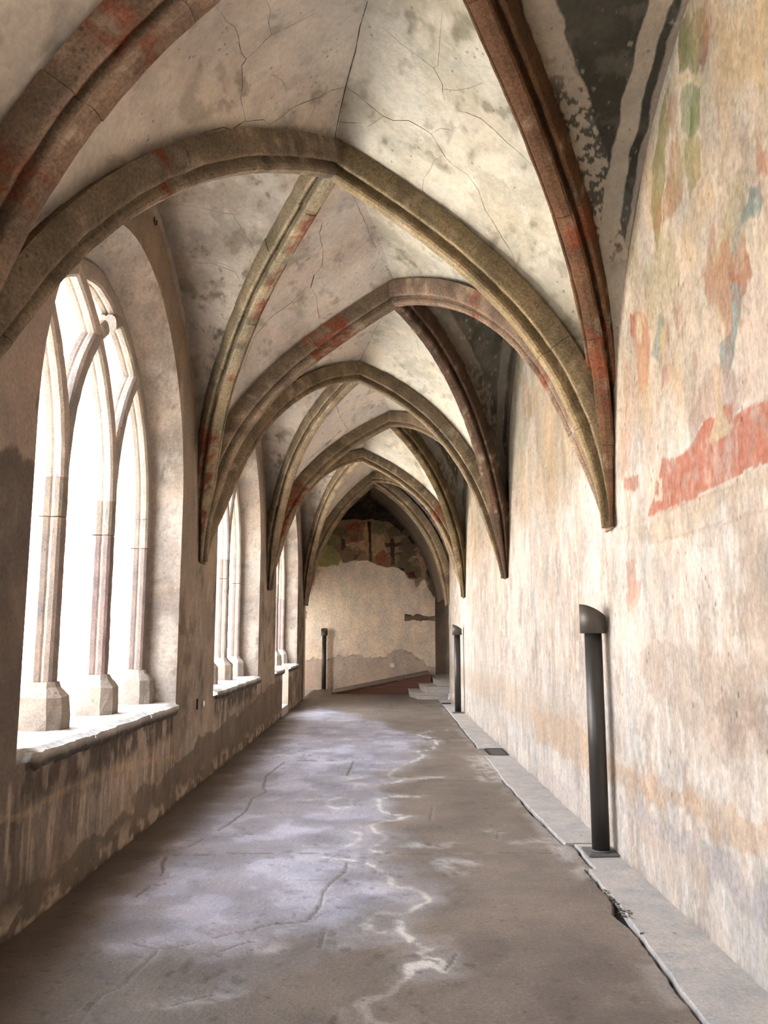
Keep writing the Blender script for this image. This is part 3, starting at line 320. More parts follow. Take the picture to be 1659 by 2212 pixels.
M['leaf'] = plain_mat('dry_leaves', lin((96, 72, 48)), 0.9, 0, 0.2, 60, 0.5, 30.0)

# ---------------------------------------------------------------- rib curves
RIBK = {(1, 'L', 0): (.12, -.1), (1, 'R', 1): (.13, -.3), (2, 'R', 1): (.15, -.1), (2, 'L', 1): (.15, -.3), (1, 'L', 1): (.20, -.3),
        (2, 'R', 2): (.16, .1), (0, 'R', 1): (.21, -.5), (0, 'L', 0): (.13, -.1), (3, 'R', 2): (.14, .1), (3, 'L', 1): (.15, 0.), (3, 'L', 2): (.19, -.1),
        (6, 'L', 3): (.12, 0.), (6, 'R', 4): (.14, 0.)}
def spring(side, k):
    return np.array([XL if side == 'L' else XR, (L if side == 'L' else R)[k], ZS])
_rc = {}
def rib_curve(a, side, k, n=80):
    key = (a, side, k, n)
    if key in _rc: return _rc[key]
    kk, m = RIBK.get((a, side, k), (.16, -.1))
    S = spring(side, k); P = np.array(A[a], float)
    v = P - S; d = math.hypot(v[0], v[1]); hz = v[2]
    hd = np.array([v[0] / d, v[1] / d, 0.0]); up = np.array([0, 0, 1.0])
    c = math.hypot(d, hz); ux, uz = d / c, hz / c; nx, nz = -uz, ux
    t = np.linspace(0, 1, n + 1)
    b = 4 * kk * c * t * (1 - t) * (1 + m * (2 * t - 1))
    pts = S + np.outer(ux * c * t + nx * b, hd) + np.outer(uz * c * t + nz * b, up)
    T = np.gradient(pts, axis=0); T /= np.linalg.norm(T, axis=1)[:, None]
    B = np.cross(hd, up); B = np.tile(B, (n + 1, 1))
    NN = np.cross(B, T); NN *= np.sign((NN @ up) + (NN @ -hd) * 0.3)[:, None]
    _rc[key] = (pts, T, B, NN)
    return _rc[key]

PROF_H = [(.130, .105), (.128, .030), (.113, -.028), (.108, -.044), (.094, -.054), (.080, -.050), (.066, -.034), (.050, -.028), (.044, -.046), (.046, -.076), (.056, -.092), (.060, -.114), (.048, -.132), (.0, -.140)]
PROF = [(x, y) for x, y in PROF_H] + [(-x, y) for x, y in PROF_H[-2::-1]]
PSHADE = [.74, .74, .78, 1.02, 1.1, 1.05, .8, .72, .74, .85, 1.0, 1.06, 1.08, 1.05]  # shade of sides and groove, light on roll and nose, painted into the stone
PSHADE = PSHADE + PSHADE[-2::-1]

RED = {  # remains of red paint on ribs: (t0, t1, side)
    (1, 'L', 1): [(.80, .90, -1), (.70, .745, -1), (.60, .66, -1), (.16, .30, 1), (.05, .12, 1), (.42, .45, -1)],
    (2, 'L', 1): [(.70, .84, 0)],
    (0, 'R', 1): [(.18, .32, 0), (.45, .50, -1)],
    (2, 'R', 1): [(.30, .36, -1), (.14, .17, 1), (.60, .63, 0)],
    (0, 'L', 0): [(.52, .58, 0), (.30, .36, 0)],
    (1, 'L', 0): [(.26, .29, -1), (.5, .52, 0)],
    (4, 'L', 2): [(.22, .50, 0)],
    (5, 'R', 3): [(.42, .5, 0)], (4, 'R', 2): [(.38, .44, 0)],
}
RIB_TONE = {(0, 'R', 1): (112, 82, 60), (2, 'R', 2): (104, 82, 68), (4, 'R', 3): (120, 104, 76), (1, 'R', 1): (154, 136, 104), (1, 'L', 0): (140, 124, 106),
            (0, 'L', 0): (146, 122, 104), (1, 'L', 1): (158, 144, 118), (2, 'L', 1): (146, 128, 108), (2, 'R', 1): (150, 126, 108)}

def build_rib(key, label, dpt=1.0, wid=1.0, shift=(0, 0, 0), parent=None, name='vault_rib'):
    a, side, k = key
    pts, T, B, NN = rib_curve(a, side, k)
    pts = pts + np.array(shift)
    seglen = np.linalg.norm(np.diff(pts, axis=0), axis=1)
    s = np.concatenate([[0], np.cumsum(seglen)]); tot = s[-1]
    root = empty(name, tuple(pts[0])) if parent is None else parent
    if parent is None: tag(root, label, 'vault rib', 'stone ribs of the vault')
    rnd = random.Random(a * 31 + k * 7 + ord(side))
    cuts = [0.0]
    while cuts[-1] < tot - 0.45:
        cuts.append(cuts[-1] + rnd.uniform(0.55, 0.95))
    cuts[-1] = tot
    tone = linc(RIB_TONE.get(key, (142, 124, 100)))
    prof = np.array(PROF); tn = np.array(PSHADE)
    for i, (s0, s1) in enumerate(zip(cuts, cuts[1:])):
        g = 0.0016
        ns = max(5, int((s1 - s0) / 0.04))
        ss = np.linspace(s0 + (g if i else 0), s1 - g, ns)
        C = np.stack([np.interp(ss, s, pts[:, j]) for j in range(3)], 1)
        Bn = B[:ns]; Nn = np.stack([np.interp(ss, s, NN[:, j]) for j in range(3)], 1)
        Nn /= np.linalg.norm(Nn, axis=1)[:, None]
        Bn = np.tile(B[0], (ns, 1))
        sc = 0.24 + 0.76 * sstep(0, 0.9, ss)
        off = rnd.uniform(-.0025, .0025)
        V = C[:, None, :] + Bn[:, None, :] * (prof[None, :, 0, None] * wid * .92 * sc[:, None, None] + off) + Nn[:, None, :] * (prof[None, :, 1, None] * dpt * (0.55 + 0.45 * sc[:, None, None]) + off)
        npf = len(prof)
        V = V.reshape(-1, 3)
        w = np.stack([fbm(V, 9, 3, 3 + j) - .5 for j in range(3)], 1)
        V = V + w * 0.012
        q = [(r * npf + c, r * npf + c + 1, (r + 1) * npf + c + 1, (r + 1) * npf + c) for r in range(ns - 1) for c in range(npf - 1)]
        q += [(r * npf + npf - 1, r * npf, (r + 1) * npf, (r + 1) * npf + npf - 1) for r in range(ns - 1)]
        q.append(tuple(range(npf))); q.append(tuple(range((ns - 1) * npf, ns * npf))[::-1])
        tt = np.repeat(ss / tot, npf); side_i = np.tile(np.sign(prof[:, 0]), ns)
        f1 = fbm(V, 2.2, 4, 11); f2 = fbm(V, 14, 3, 21)
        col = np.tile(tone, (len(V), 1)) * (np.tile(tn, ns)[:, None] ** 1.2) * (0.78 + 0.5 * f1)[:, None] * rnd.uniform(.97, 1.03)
        col = mixc(col, lin((196, 172, 140)), 0.55 * sstep(.56, .70, f2) * sstep(.45, .6, f1))
        col = mixc(col, lin((78, 66, 50)), 0.5 * sstep(.55, .75, fbm(V, 5, 3, 77)))
        for t0, t1, sd in RED.get(key, []):
            m = sstep(t0 - .006, t0 + .006, tt) * (1 - sstep(t1 - .006, t1 + .006, tt))
            if sd: m = m * (side_i * sd >= 0)
            m = m * sstep(.33, .42, fbm(V, 12, 3, 55))
            col = mixc(col, linc((142, 66, 44)), m * (.55 if key[0] == 0 else .8) * sstep(.36, .5, fbm(V, 25, 3, 56)))
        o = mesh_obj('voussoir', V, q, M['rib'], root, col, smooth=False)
    return root

# ---------------------------------------------------------------- vault webs
def offset_curve(a, side, k, off=0.085, n=80):
    pts, T, B, NN = rib_curve(a, side, k, n)
    o = off * sstep(0, 0.12, np.linspace(0, 1, n + 1))
    P = pts + NN * o[:, None]
    P[-1] = pts[-1] + np.array([0, 0, off])
    return P, NN

def wall_curve(side, k, ymid, n=80, ztop=5.2, z0=2.9):
    S = spring(side, k); aa = abs(ymid - S[1]); sg = np.sign(ymid - S[1])
    u = np.linspace(0, math.pi / 2, 200)
    Y = np.concatenate([[S[1]], S[1] + sg * aa * (1 - np.cos(u))]); Z = np.concatenate([[ZS], z0 + (ztop - z0) * np.sin(u)])
    s = np.concatenate([[0], np.cumsum(np.hypot(np.diff(Y), np.diff(Z)))])
    t = np.linspace(0, s[-1], n + 1)
    return np.stack([np.full(n + 1, S[0]), np.interp(t, s, Y), np.interp(t, s, Z)], 1)

def web(name, P1, N1, P2, N2, nt_, nw, bulge=0.06, label=None, painter=None, mat=None, parent=None):
    t = np.linspace(0, 1, nt_); src = np.linspace(0, 1, len(P1))
    ip = lambda Pp: np.stack([np.interp(t, src, Pp[:, j]) for j in range(3)], 1)
    p1, p2, n1, n2 = ip(P1), ip(P2), ip(N1), ip(N2)
    w = np.linspace(0, 1, nw)
    base = p1[:, None] * (1 - w)[None, :, None] + p2[:, None] * w[None, :, None]
    nn = n1 + n2; nn /= np.linalg.norm(nn, axis=1)[:, None]
    z = np.array([0, 0, 1.0]); tz = (t ** 3)[:, None]
    dr = nn * (1 - tz) + z * tz; dr /= np.linalg.norm(dr, axis=1)[:, None]
    ln = np.linalg.norm(p1 - p2, axis=1)
    V = base + dr[:, None, :] * (4 * w * (1 - w))[None, :, None] * (bulge * ln)[:, None, None]
    V = V.reshape(-1, 3)
    V = V + np.outer((fbm(V, 1.6, 3, 9) - .5), [0, 0, .03]) * np.tile((4 * w * (1 - w)), nt_)[:, None]
    T_ = np.repeat(t, nw); W_ = np.tile(w, nt_); LN = np.repeat(ln, nw)
    col = painter(V, T_, W_, LN, P1, P2)
    o = mesh_obj(name, V, grid_quads(nt_, nw), mat or M['vault'], parent, col)
    return o

def paint_cell(side):
    def f(V, T_, W_, LN, C1=None, C2=None):
        n1 = fbm(V, 1.1, 4, 31); n2 = fbm(V, 4.5, 5, 41); n3 = fbm(V * np.array([1, .5, 1]), 11, 4, 51)
        base = lin((226, 216, 192)) if side == 'R' else lin((236, 222, 208))
        col = np.tile(base, (len(V), 1))
        col = mixc(col, lin((196, 184, 156) if side == 'R' else (206, 184, 166)), sstep(.42, .68, n1) * .6)
        n4 = fbm(V * np.array([1, 1, .6]), 2.3, 5, 45)
        col = mixc(col, lin((176, 168, 136) if side == 'R' else (178, 152, 130)), sstep(.52, .62, n4) * (.45 if side == 'R' else .25))
        col = mixc(col, lin((146, 138, 108)), sstep(.57, .64, n2 * .7 + n3 * .3) * sstep(.50, .58, n4) * (.7 if side == 'R' else .4))
        col = mixc(col, lin((132, 118, 96)), sstep(.62, .72, n3) * .4)
        col = mixc(col, lin((236, 226, 206)), sstep(.58, .68, fbm(V, 8, 4, 47)) * .4)
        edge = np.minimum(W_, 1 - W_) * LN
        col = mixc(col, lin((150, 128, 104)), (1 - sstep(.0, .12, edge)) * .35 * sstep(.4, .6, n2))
        return col
    return f

def curve_dist(V, C):
    d = np.full(len(V), 9.0)
    for a, b in zip(C[:-4:4], C[4::4]):
        ab = b - a
        t = np.clip(((V - a) @ ab) / (ab @ ab + 1e-12), 0, 1)
        d = np.minimum(d, np.linalg.norm(V - a - t[:, None] * ab, axis=1))
    return d

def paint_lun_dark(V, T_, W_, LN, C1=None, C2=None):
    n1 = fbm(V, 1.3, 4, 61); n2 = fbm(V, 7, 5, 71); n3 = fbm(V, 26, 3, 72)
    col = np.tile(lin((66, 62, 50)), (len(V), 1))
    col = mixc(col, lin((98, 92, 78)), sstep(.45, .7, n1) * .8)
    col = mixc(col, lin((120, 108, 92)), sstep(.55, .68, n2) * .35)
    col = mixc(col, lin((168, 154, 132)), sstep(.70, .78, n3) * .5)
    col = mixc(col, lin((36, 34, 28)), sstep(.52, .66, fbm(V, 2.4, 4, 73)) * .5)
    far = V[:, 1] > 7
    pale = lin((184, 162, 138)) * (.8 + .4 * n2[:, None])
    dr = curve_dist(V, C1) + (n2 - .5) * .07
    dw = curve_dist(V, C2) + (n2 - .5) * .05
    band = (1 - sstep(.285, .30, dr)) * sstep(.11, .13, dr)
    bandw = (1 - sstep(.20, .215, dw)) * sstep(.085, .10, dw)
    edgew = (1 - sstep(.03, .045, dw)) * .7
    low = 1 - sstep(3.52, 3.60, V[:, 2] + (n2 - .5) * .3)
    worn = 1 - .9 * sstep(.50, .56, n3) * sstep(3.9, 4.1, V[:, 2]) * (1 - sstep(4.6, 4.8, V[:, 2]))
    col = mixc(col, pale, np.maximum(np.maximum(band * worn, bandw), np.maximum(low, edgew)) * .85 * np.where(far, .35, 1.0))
    return col

def paint_lun_left(V, T_, W_, LN, C1=None, C2=None):
    n1 = fbm(V, 1.2, 4, 81); n2 = fbm(V, 4, 5, 91)
    col = np.tile(lin((184, 166, 146)), (len(V), 1))
    col = mixc(col, lin((212, 198, 180)), sstep(.48, .66, n1) * .7)
    n5 = fbm(V, 13, 4, 93)
    col = mixc(col, lin((132, 112, 92)), sstep(.52, .62, n2 * .6 + n5 * .4) * .6)
    col = mixc(col, lin((110, 96, 82)), sstep(.60, .66, n5) * sstep(.5, .6, n1) * .6)
    col = mixc(col, lin((226, 212, 194)), sstep(.56, .64, 1 - n2) * .4)
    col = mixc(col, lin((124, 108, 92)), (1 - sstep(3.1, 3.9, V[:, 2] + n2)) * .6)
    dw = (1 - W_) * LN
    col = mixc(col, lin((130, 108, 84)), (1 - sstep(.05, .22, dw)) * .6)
    return col

CRK = {}
ceiling = empty('ceiling', (0, 0, 5))
tag(ceiling, 'cracked cream plaster vault of folded triangular cells over the walk', kind='structure')
WEBS = []
def res(y):
    return (150, 110) if y < 6.5 else (110, 80) if y < 12 else (70, 50)
for k in range(-2, 6):
    for side in 'LR':
        # springers shared by node k and node k+1
        if side == 'L': idx = k // 2 if k % 2 == 0 else (k + 1) // 2 
        else: idx = k // 2 + 1 if k % 2 == 0 else (k + 1) // 2
        nodeL = lambda q: {q // 2} if q % 2 == 0 else {(q - 1) // 2, (q + 1) // 2}
        nodeR = lambda q: {q // 2, q // 2 + 1} if q % 2 == 0 else {(q + 1) // 2}
        sh = (nodeL(k) & nodeL(k + 1)) if side == 'L' else (nodeR(k) & nodeR(k + 1))
        idx = sorted(sh)[0]
        P1, N1 = offset_curve(k, side, idx); P2, N2 = offset_curve(k + 1, side, idx)
        a_, b_ = res(max(A[k][1], 0) if k >= 0 else 20)
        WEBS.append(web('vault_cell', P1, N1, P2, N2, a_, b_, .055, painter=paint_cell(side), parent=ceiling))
for k in range(-1, 7):
    if k % 2 == 0:
        i0, i1, side, pf = k // 2, k // 2 + 1, 'R', paint_lun_dark
    else:
        i0, i1, side, pf = (k - 1) // 2, (k + 1) // 2, 'L', paint_lun_left
    D_ = L if side == 'L' else R
    ym = (D_[i0] + D_[i1]) / 2
    for i in (i0, i1):
        P1, N1 = offset_curve(k, side, i)
        P2 = wall_curve(side, i, ym, ztop={0: 4.95, 2: 5.3, 6: 4.9}.get(k, 5.1 if side == 'L' else 5.2), z0={0: 2.3, 2: 2.65, 4: 2.6}.get(k, 2.35 if side == 'L' else 2.6))
        a_, b_ = (300, 240) if k == 0 and i == 1 else res(ym if ym > 2 else 20)
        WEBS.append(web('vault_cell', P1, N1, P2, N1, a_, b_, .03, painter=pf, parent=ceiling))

# ribs in view
RIBS = [
    ((0, 'L', 0), 'broad brown stone rib cutting across the top left corner, nearest overhead'),
    ((0, 'R', 1), 'dark reddish-brown rib climbing steeply to the top edge beside the painted wall'),
    ((1, 'L', 0), 'long rounded stone rib arching from the left edge to the first ridge crossing'),
    ((1, 'R', 1), 'ochre stone rib sweeping from the first ridge crossing down to the near right wall'),
    ((1, 'L', 1), 'slender olive rib with three red paint patches behind the first arch, left'),
    ((2, 'L', 1), 'grooved rib with one long red patch rising from the pier after the near window'),
    ((2, 'R', 1), 'worn rounded rib tucked beneath the ochre rib, ending at the near right wall'),
    ((2, 'R', 2), 'black-brown rib edging the dark web of the second bay on the right'),
    ((3, 'L', 1), 'thin rib hugging the underside of the red-patched rib on the left'),
    ((3, 'R', 2), 'pale-edged rib falling from the third ridge crossing to the second right springing'),
    ((3, 'L', 2), 'slim olive rib over the second window, left of the third ridge crossing'),
    ((4, 'L', 2), 'rib stained red near its foot, rising from the pier after the second window'),
    ((4, 'R', 2), 'rib nested under the pale-edged rib at the second right springing'),
    ((4, 'R', 3), 'dark green-brown rib edging the third dark web on the right'),
    ((5, 'L', 2), 'short hidden-footed rib beneath the red-stained rib, over the third window'),
    ((5, 'L', 3), 'narrow rib running up from the last left pier'),
    ((5, 'R', 3), 'rib with a red smear above the third right springing'),
    ((6, 'R', 3), 'furthest rib on the right, curving in front of the end arch'),
]
for key, lab in RIBS:
    build_rib(key, lab)
# end transverse arch: its two mouldings
end_arch = empty('end_arch', (0, 20.0, 0)); tag(end_arch, 'pointed moulded stone arch closing the walk before the painted end wall', 'arch')
for key in ((6, 'L', 3), (6, 'R', 4)):
    build_rib(key, '', parent=end_arch)
    build_rib(key, '', parent=end_arch, shift=(0, .27, -.02))

# ---------------------------------------------------------------- right wall
def fresco_right():
    ys = [-4.0, -2.5, -1.0, 0.3, 1.2, 1.8, 2.2]
    y = 2.4
    while y < 20.1:
        ys.append(y); y += max(0.008, 2.1 * y * y / (1.633 * 1780))
    ys.append(20.1)
    ys = np.array(ys); zs = np.concatenate([np.arange(-0.05, 5.3, 0.0135), [5.9]])
    Yg, Zg = np.meshgrid(ys, zs, indexing='ij'); Y = Yg.ravel(); Z = Zg.ravel()
    P = np.stack([Y, Z, Y * 0], 1)
    n1 = fbm(P, .8, 4, 101); n2 = fbm(P * np.array([1, .45, 1]), 5, 5, 111); n3 = fbm(P * np.array([1, .35, 1]), 18, 4, 121); n4 = fbm(P, 2.2, 4, 131)
    col = np.tile(lin((238, 222, 206)), (len(Y), 1))
    col = mixc(col, lin((214, 190, 170)), sstep(.40, .66, n1) * .6)
    col = mixc(col, lin((200, 168, 146)), sstep(.5, .7, n2) * .6)
    col = mixc(col, lin((250, 240, 230)), sstep(.54, .66, n3) * .6)
    col = mixc(col, lin((224, 196, 168)), (1 - sstep(.08, .3, np.abs(Z - .72 - .25 * (n1 - .5)))) * sstep(5, 8, Y) * .75)
    # warmer, yellower painted zone above the red band
    up = sstep(2.55, 3.1, Z + (n4 - .5) * .5)
    col = mixc(col, lin((222, 196, 162)), up * .65)
    col = mixc(col, lin((196, 166, 130)), up * sstep(.5, .66, n2) * .40)
    col = mixc(col, lin((188, 190, 168)), sstep(3.0, 3.7, Z) * sstep(6.5, 8.0, Y) * sstep(.42, .6, n1) * .6)
    col = mixc(col, lin((176, 132, 104)), up * sstep(.6, .7, n3) * .4)
    col = paint_polys(col, Y, Z, [(p, c, a * .97, w * 1.2 + .010) for p, c, a, w in RWALL], .92, 5, .4)
    smear = fbm(P * np.array([1, .28, 1]), 9, 5, 141)
    col = mixc(col, lin((232, 212, 190)), sstep(.54, .62, smear) * .30 * up)
    col = mixc(col, lin((150, 128, 100)), sstep(.62, .72, fbm(P, 30, 3, 151)) * .35 * up)
    col = mixc(col, lin((196, 172, 152)), sstep(.50, .62, fbm(P * np.array([1, .3, 1]), 12, 5, 161)) * .24)
    fl1 = fbm(P * np.array([1, .5, 1]), 3.4, 5, 171); fl2 = fbm(P * np.array([1, .4, 1]), 7, 5, 181)
    col = mixc(col, linc((172, 118, 90)), sstep(.60, .66, fl2) * sstep(.45, .6, fl1) * up * .55)
    col = mixc(col, linc((168, 156, 112)), sstep(.58, .66, fl1) * up * .45 * sstep(3.0, 3.6, Z))
    col = mixc(col, linc((214, 178, 132)), sstep(.56, .64, 1 - fl1) * up * .35)
    col = mixc(col, linc((120, 98, 78)), (1 - sstep(.0, .012, np.abs(fl2 - .52))) * up * .35 * sstep(.5, .6, fl1))
    col = col * .715
    # fine horizontal bed lines and scratches
    for yy0, zz0, yy1, zz1 in ((5.6, 2.23, 3.6, 2.19), (4.9, 2.05, 3.4, 2.03)):
        d = dist_poly(Y + 0.02 * (n2 - .5), Z + .03 * (n3 - .5), [(yy0, zz0), (yy1, zz1)])
        col = mixc(col, lin((176, 140, 116)), (1 - sstep(.003, .012, d)) * .5 * sstep(.45, .55, n4))
    base = sstep(.0, .05, Z)
    col = mixc(col, lin((150, 128, 112)), (1 - base) * .6 * sstep(.4, .6, n2))
    x = XR + (n4 - .5) * .012 + (n1 - .5) * .02
    V = np.stack([x, Y, Z], 1)
    return mesh_obj('wall_right', V, grid_quads(len(ys), len(zs), True), M['fresco'], None, col)
wr = fresco_right()
tag(wr, 'long pale plaster wall with faded fresco colours and a red painted band', kind='structure')

# ---------------------------------------------------------------- left wall with window recesses
ZSILL = 0.90
def ell_outline(yc, half, z0=2.7, ztop=4.5, zb=ZSILL, n=40, nj=24):
    a = [(yc - half, zb + (z0 - zb) * i / nj) for i in range(nj)]
    b = [(yc - half * math.cos(math.pi * i / n), z0 + (ztop - z0) * math.sin(math.pi * i / n)) for i in range(n + 1)]
    c = [(yc + half, z0 - (z0 - zb) * (i + 1) / nj) for i in range(nj)]
    return np.array(a + b + c)
def pointed_outline(yc, half, off=0.1, z0=2.56, zb=ZSILL, n=40, nj=24):
    s = half / 1.65
    hj = 1.525 * s; Rr = 1.65 * s; cy = hj - Rr; Ro = Rr + off
    amax = math.acos(-cy / Ro) if abs(cy) < Ro else math.pi / 2
    amax = math.acos(max(-1, min(1, -cy / Ro)))
    a = [(yc - hj - off, zb + (z0 - zb) * i / nj) for i in range(nj)]
    h = n // 2
    b = [(yc - (cy + Ro * math.cos(amax * i / h)), z0 + Ro * math.sin(amax * i / h)) for i in range(h + 1)]
    b += [(yc + (cy + Ro * math.cos(amax * (h - i) / h)), z0 + Ro * math.sin(amax * (h - i) / h)) for i in range(1, h + 1)]
    c = [(yc + hj + off, z0 - (z0 - zb) * (i + 1) / nj) for i in range(nj)]
    return np.array(a + b + c)
WIN = {0: (0.68, 1.62), 1: (6.01, 1.65), 2: (11.02, 1.67), 3: (16.57, 1.90)}
DOOR = (15.85, 16.87, 0.16)   # gap through the parapet under the third window

def left_wall_color(Y, Z, X=None):
    P = np.stack([Y, Z, Y * 0 if X is None else X], 1)
    n1 = fbm(P, .9, 4, 201); n2 = fbm(P, 4.5, 5, 211); n3 = fbm(P * np.array([1, .12, 1]), 22, 3, 221); n4 = fbm(P * np.array([1, .5, 1]), 14, 4, 231)
    col = np.tile(lin((168, 142, 118)), (len(Y), 1))
    col = mixc(col, lin((138, 112, 90)), sstep(.42, .64, n1) * .7)
    col = mixc(col, lin((192, 166, 140)), sstep(.56, .7, n2) * .4)
    col = mixc(col, lin((112, 90, 74)), sstep(.6, .74, fbm(P, 2.3, 4, 205)) * .5)
    g1 = fbm(P, 3.3, 5, 206); g2 = fbm(P * np.array([1, .6, 1]), 12, 4, 207)
    col = mixc(col, lin((104, 84, 70)), sstep(.53, .62, g1 * .7 + g2 * .3) * .55)
    col = mixc(col, lin((198, 174, 150)), sstep(.56, .64, 1 - g1) * sstep(.45, .6, g2) * .45)
    hi = sstep(2.3, 3.0, Z + (n2 - .5) * .9)
    col = mixc(col, lin((186, 164, 146)), hi * .6)
    col = mixc(col, lin((126, 106, 90)), hi * sstep(.54, .62, g2 * .5 + g1 * .5) * .6)
    # near pier is greyer and darker
    col = mixc(col, lin((116, 98, 88)), (1 - sstep(4.35, 4.6, Y)) * (1 - hi) * .7)
    col = paint_polys(col, Y, Z, LWALL, 1.0, 15, .2)
    # streaks of run-off below the sill, and a darker band right under it
    under = (1 - sstep(.70, .80, Z)) * sstep(.12, .35, Z) * ((Y > 4.3) & (Y < 7.65) | (Y > 9.3) & (Y < 12.7))
    col = mixc(col, lin((206, 176, 146)), under * sstep(.56, .64, n3) * .6)
    col = mixc(col, lin((104, 80, 62)), under * sstep(.54, .66, fbm(P * np.array([1, .1, 1]), 30, 2, 225)) * .4)
    dk = (1 - sstep(.05, .16, np.abs(Z - .74 + .12 * (n2 - .5)))) * ((Y > 4.4) & (Y < 7.6) | (Y > 9.4) & (Y < 12.6)) * sstep(.36, .5, n4)
    col = mixc(col, lin((84, 66, 52)), dk * .8)
    w = (n2 - .5) * .16
    damp = inpoly(Y, Z + w, DAMP).astype(float)
    rim = inpoly(Y, Z + w - .035, DAMP).astype(float)
    col = mixc(col, lin((108, 88, 70)), rim * .7)
    col = mixc(col, lin((126, 102, 80)), damp * .3)
    flake = sstep(.52, .6, fbm(P * np.array([.6, 1, 1]), 13, 4, 241)) * (1 - sstep(.06, .20, Z + (n2 - .5) * .12))
    col = mixc(col, lin((196, 166, 134)), flake * .8)
    col = mixc(col, lin((72, 56, 44)), (1 - sstep(-.01, .035, Z + (n4 - .5) * .06)) * .8)
    return col

def left_wall():
    ys = np.concatenate([np.arange(-4.0, 3.6, .12), np.arange(3.6, 9, .02), np.arange(9, 13.6, .035), np.arange(13.6, 20.1, .06), [20.1]])
    zs = np.concatenate([np.arange(-0.03, 2.0, .0165), np.arange(2.0, 5.35, .026), [5.9]])
    Yg, Zg = np.meshgrid(ys, zs, indexing='ij'); Y = Yg.ravel().copy(); Z = Zg.ravel().copy()
    outl = []
    for k, (yc, hf) in WIN.items():
        outl.append(ell_outline(yc, hf, zb=ZSILL - .06))
    outl.append(np.array([(DOOR[0], -.06), (DOOR[0], .9), (DOOR[1], .9), (DOOR[1], -.06)]))
    Q = grid_quads(len(ys), len(zs))
    cy = Y[Q].mean(1); cz = Z[Q].mean(1)
    kill = np.zeros(len(Q), bool); vin = np.zeros(len(Y), bool)
    for ol in outl:
        kill |= inpoly(cy, cz, [tuple(p) for p in ol])
    keep = ~kill
    used_k = np.zeros(len(Y), bool); used_k[Q[keep].ravel()] = True
    used_d = np.zeros(len(Y), bool); used_d[Q[kill].ravel()] = True
    b = np.nonzero(used_k & used_d)[0]
    by, bz = Y[b], Z[b]; best = np.full(len(b), 1e9); ny, nz = by.copy(), bz.copy()
    for ol in outl:
        pts = np.vstack([ol, ol[:1]])
        for (y1, z1), (y2, z2) in zip(pts, pts[1:]):
            vy, vz = y2 - y1, z2 - z1
            t = np.clip(((by - y1) * vy + (bz - z1) * vz) / (vy * vy + vz * vz + 1e-12), 0, 1)
            qy, qz = y1 + t * vy, z1 + t * vz
            d = np.hypot(by - qy, bz - qz); m = d < best
            best[m] = d[m]; ny[m] = qy[m]; nz[m] = qz[m]
    Y[b] = ny; Z[b] = nz
    Q = Q[keep]
    col = left_wall_color(Y, Z)
    P = np.stack([Y, Z, Y * 0], 1)
    rel = (fbm(P, 1.2, 3, 251) - .5) * .02
    rel[b] = 0
    # the parapet under each window stands a finger proud of the piers
    par = ((Z < .8) & (((Y > 4.36) & (Y < 7.56)) | ((Y > 9.35) & (Y < 12.6)))).astype(float)
    V = np.stack([XL + rel + par * .012, Y, Z], 1)
    return mesh_obj('wall_left', V, Q, M['plaster'], None, col)
wl = left_wall()
tag(wl, 'brown stained plaster wall pierced by three tall traceried windows', kind='structure')

# outer face of the left wall
def outer_wall():
    ys = np.arange(-4.0, 20.4, .08); zs = np.concatenate([np.arange(-.3, 5.0, .08), [7.0]])
    Yg, Zg = np.meshgrid(ys, zs, indexing='ij'); Y = Yg.ravel().copy(); Z = Zg.ravel().copy()
    Q = grid_quads(len(ys), len(zs), True); cy = Y[Q].mean(1); cz = Z[Q].mean(1)
    kill = np.zeros(len(Q), bool)
    outl = [pointed_outline(yc, hf, .19, zb=ZSILL - .06) for yc, hf in WIN.values()] + [np.array([(DOOR[0], -.3), (DOOR[0], .9), (DOOR[1], .9), (DOOR[1], -.3)])]
    for ol in outl: kill |= inpoly(cy, cz, [tuple(p) for p in ol])
    return mesh_obj('wall_outside', np.stack([np.full(len(Y), -2.72), Y, Z], 1), Q[~kill], M['exterior'])
tag(outer_wall(), 'courtyard face of the window wall', kind='structure')

# ---------------------------------------------------------------- windows
def sweep_yz(path, prof, x0, name, parent, tone, seed=0, closed_ends=True, mat='stone', noise=.004):
    """sweep a (depth, lateral) section along a path in the window plane"""
    path = np.array(path, float); n = len(path); prof = np.array(prof, float); m = len(prof)
    T = np.gradient(path, axis=0); T /= np.linalg.norm(T, axis=1)[:, None]
    NL = np.stack([-T[:, 1], T[:, 0]], 1)
    V = np.zeros((n, m, 3))
    V[:, :, 0] = x0 + prof[None, :, 0]
    V[:, :, 1] = path[:, None, 0] + NL[:, None, 0] * prof[None, :, 1]
    V[:, :, 2] = path[:, None, 1] + NL[:, None, 1] * prof[None, :, 1]
    V = V.reshape(-1, 3)
    w = np.stack([fbm(V, 16, 3, 300 + seed + j) - .5 for j in range(3)], 1); V = V + w * noise * 2
    q = [(r * m + c, r * m + (c + 1) % m, (r + 1) * m + (c + 1) % m, (r + 1) * m + c) for r in range(n - 1) for c in range(m)]
    q.append(tuple(range(m))[::-1]); q.append(tuple(range((n - 1) * m, n * m)))
    f1 = fbm(V, 5, 4, 310 + seed)
    col = np.tile(lin(tone), (len(V), 1)) * (0.82 + .4 * f1)[:, None]
    return mesh_obj(name, V, q, M[mat], parent, col, smooth=False)

MULP = [(.088, .022), (.082, .046), (.064, .062), (.034, .066), (.012, .052), (.0, .060), (-.03, .068), (-.06, .056), (-.088, .030)]
MULP = MULP + [(x, -y) for x, y in MULP[::-1]]
XW = -2.22
TONES = [(138, 114, 104), (148, 126, 112), (140, 112, 104), (150, 130, 116)]

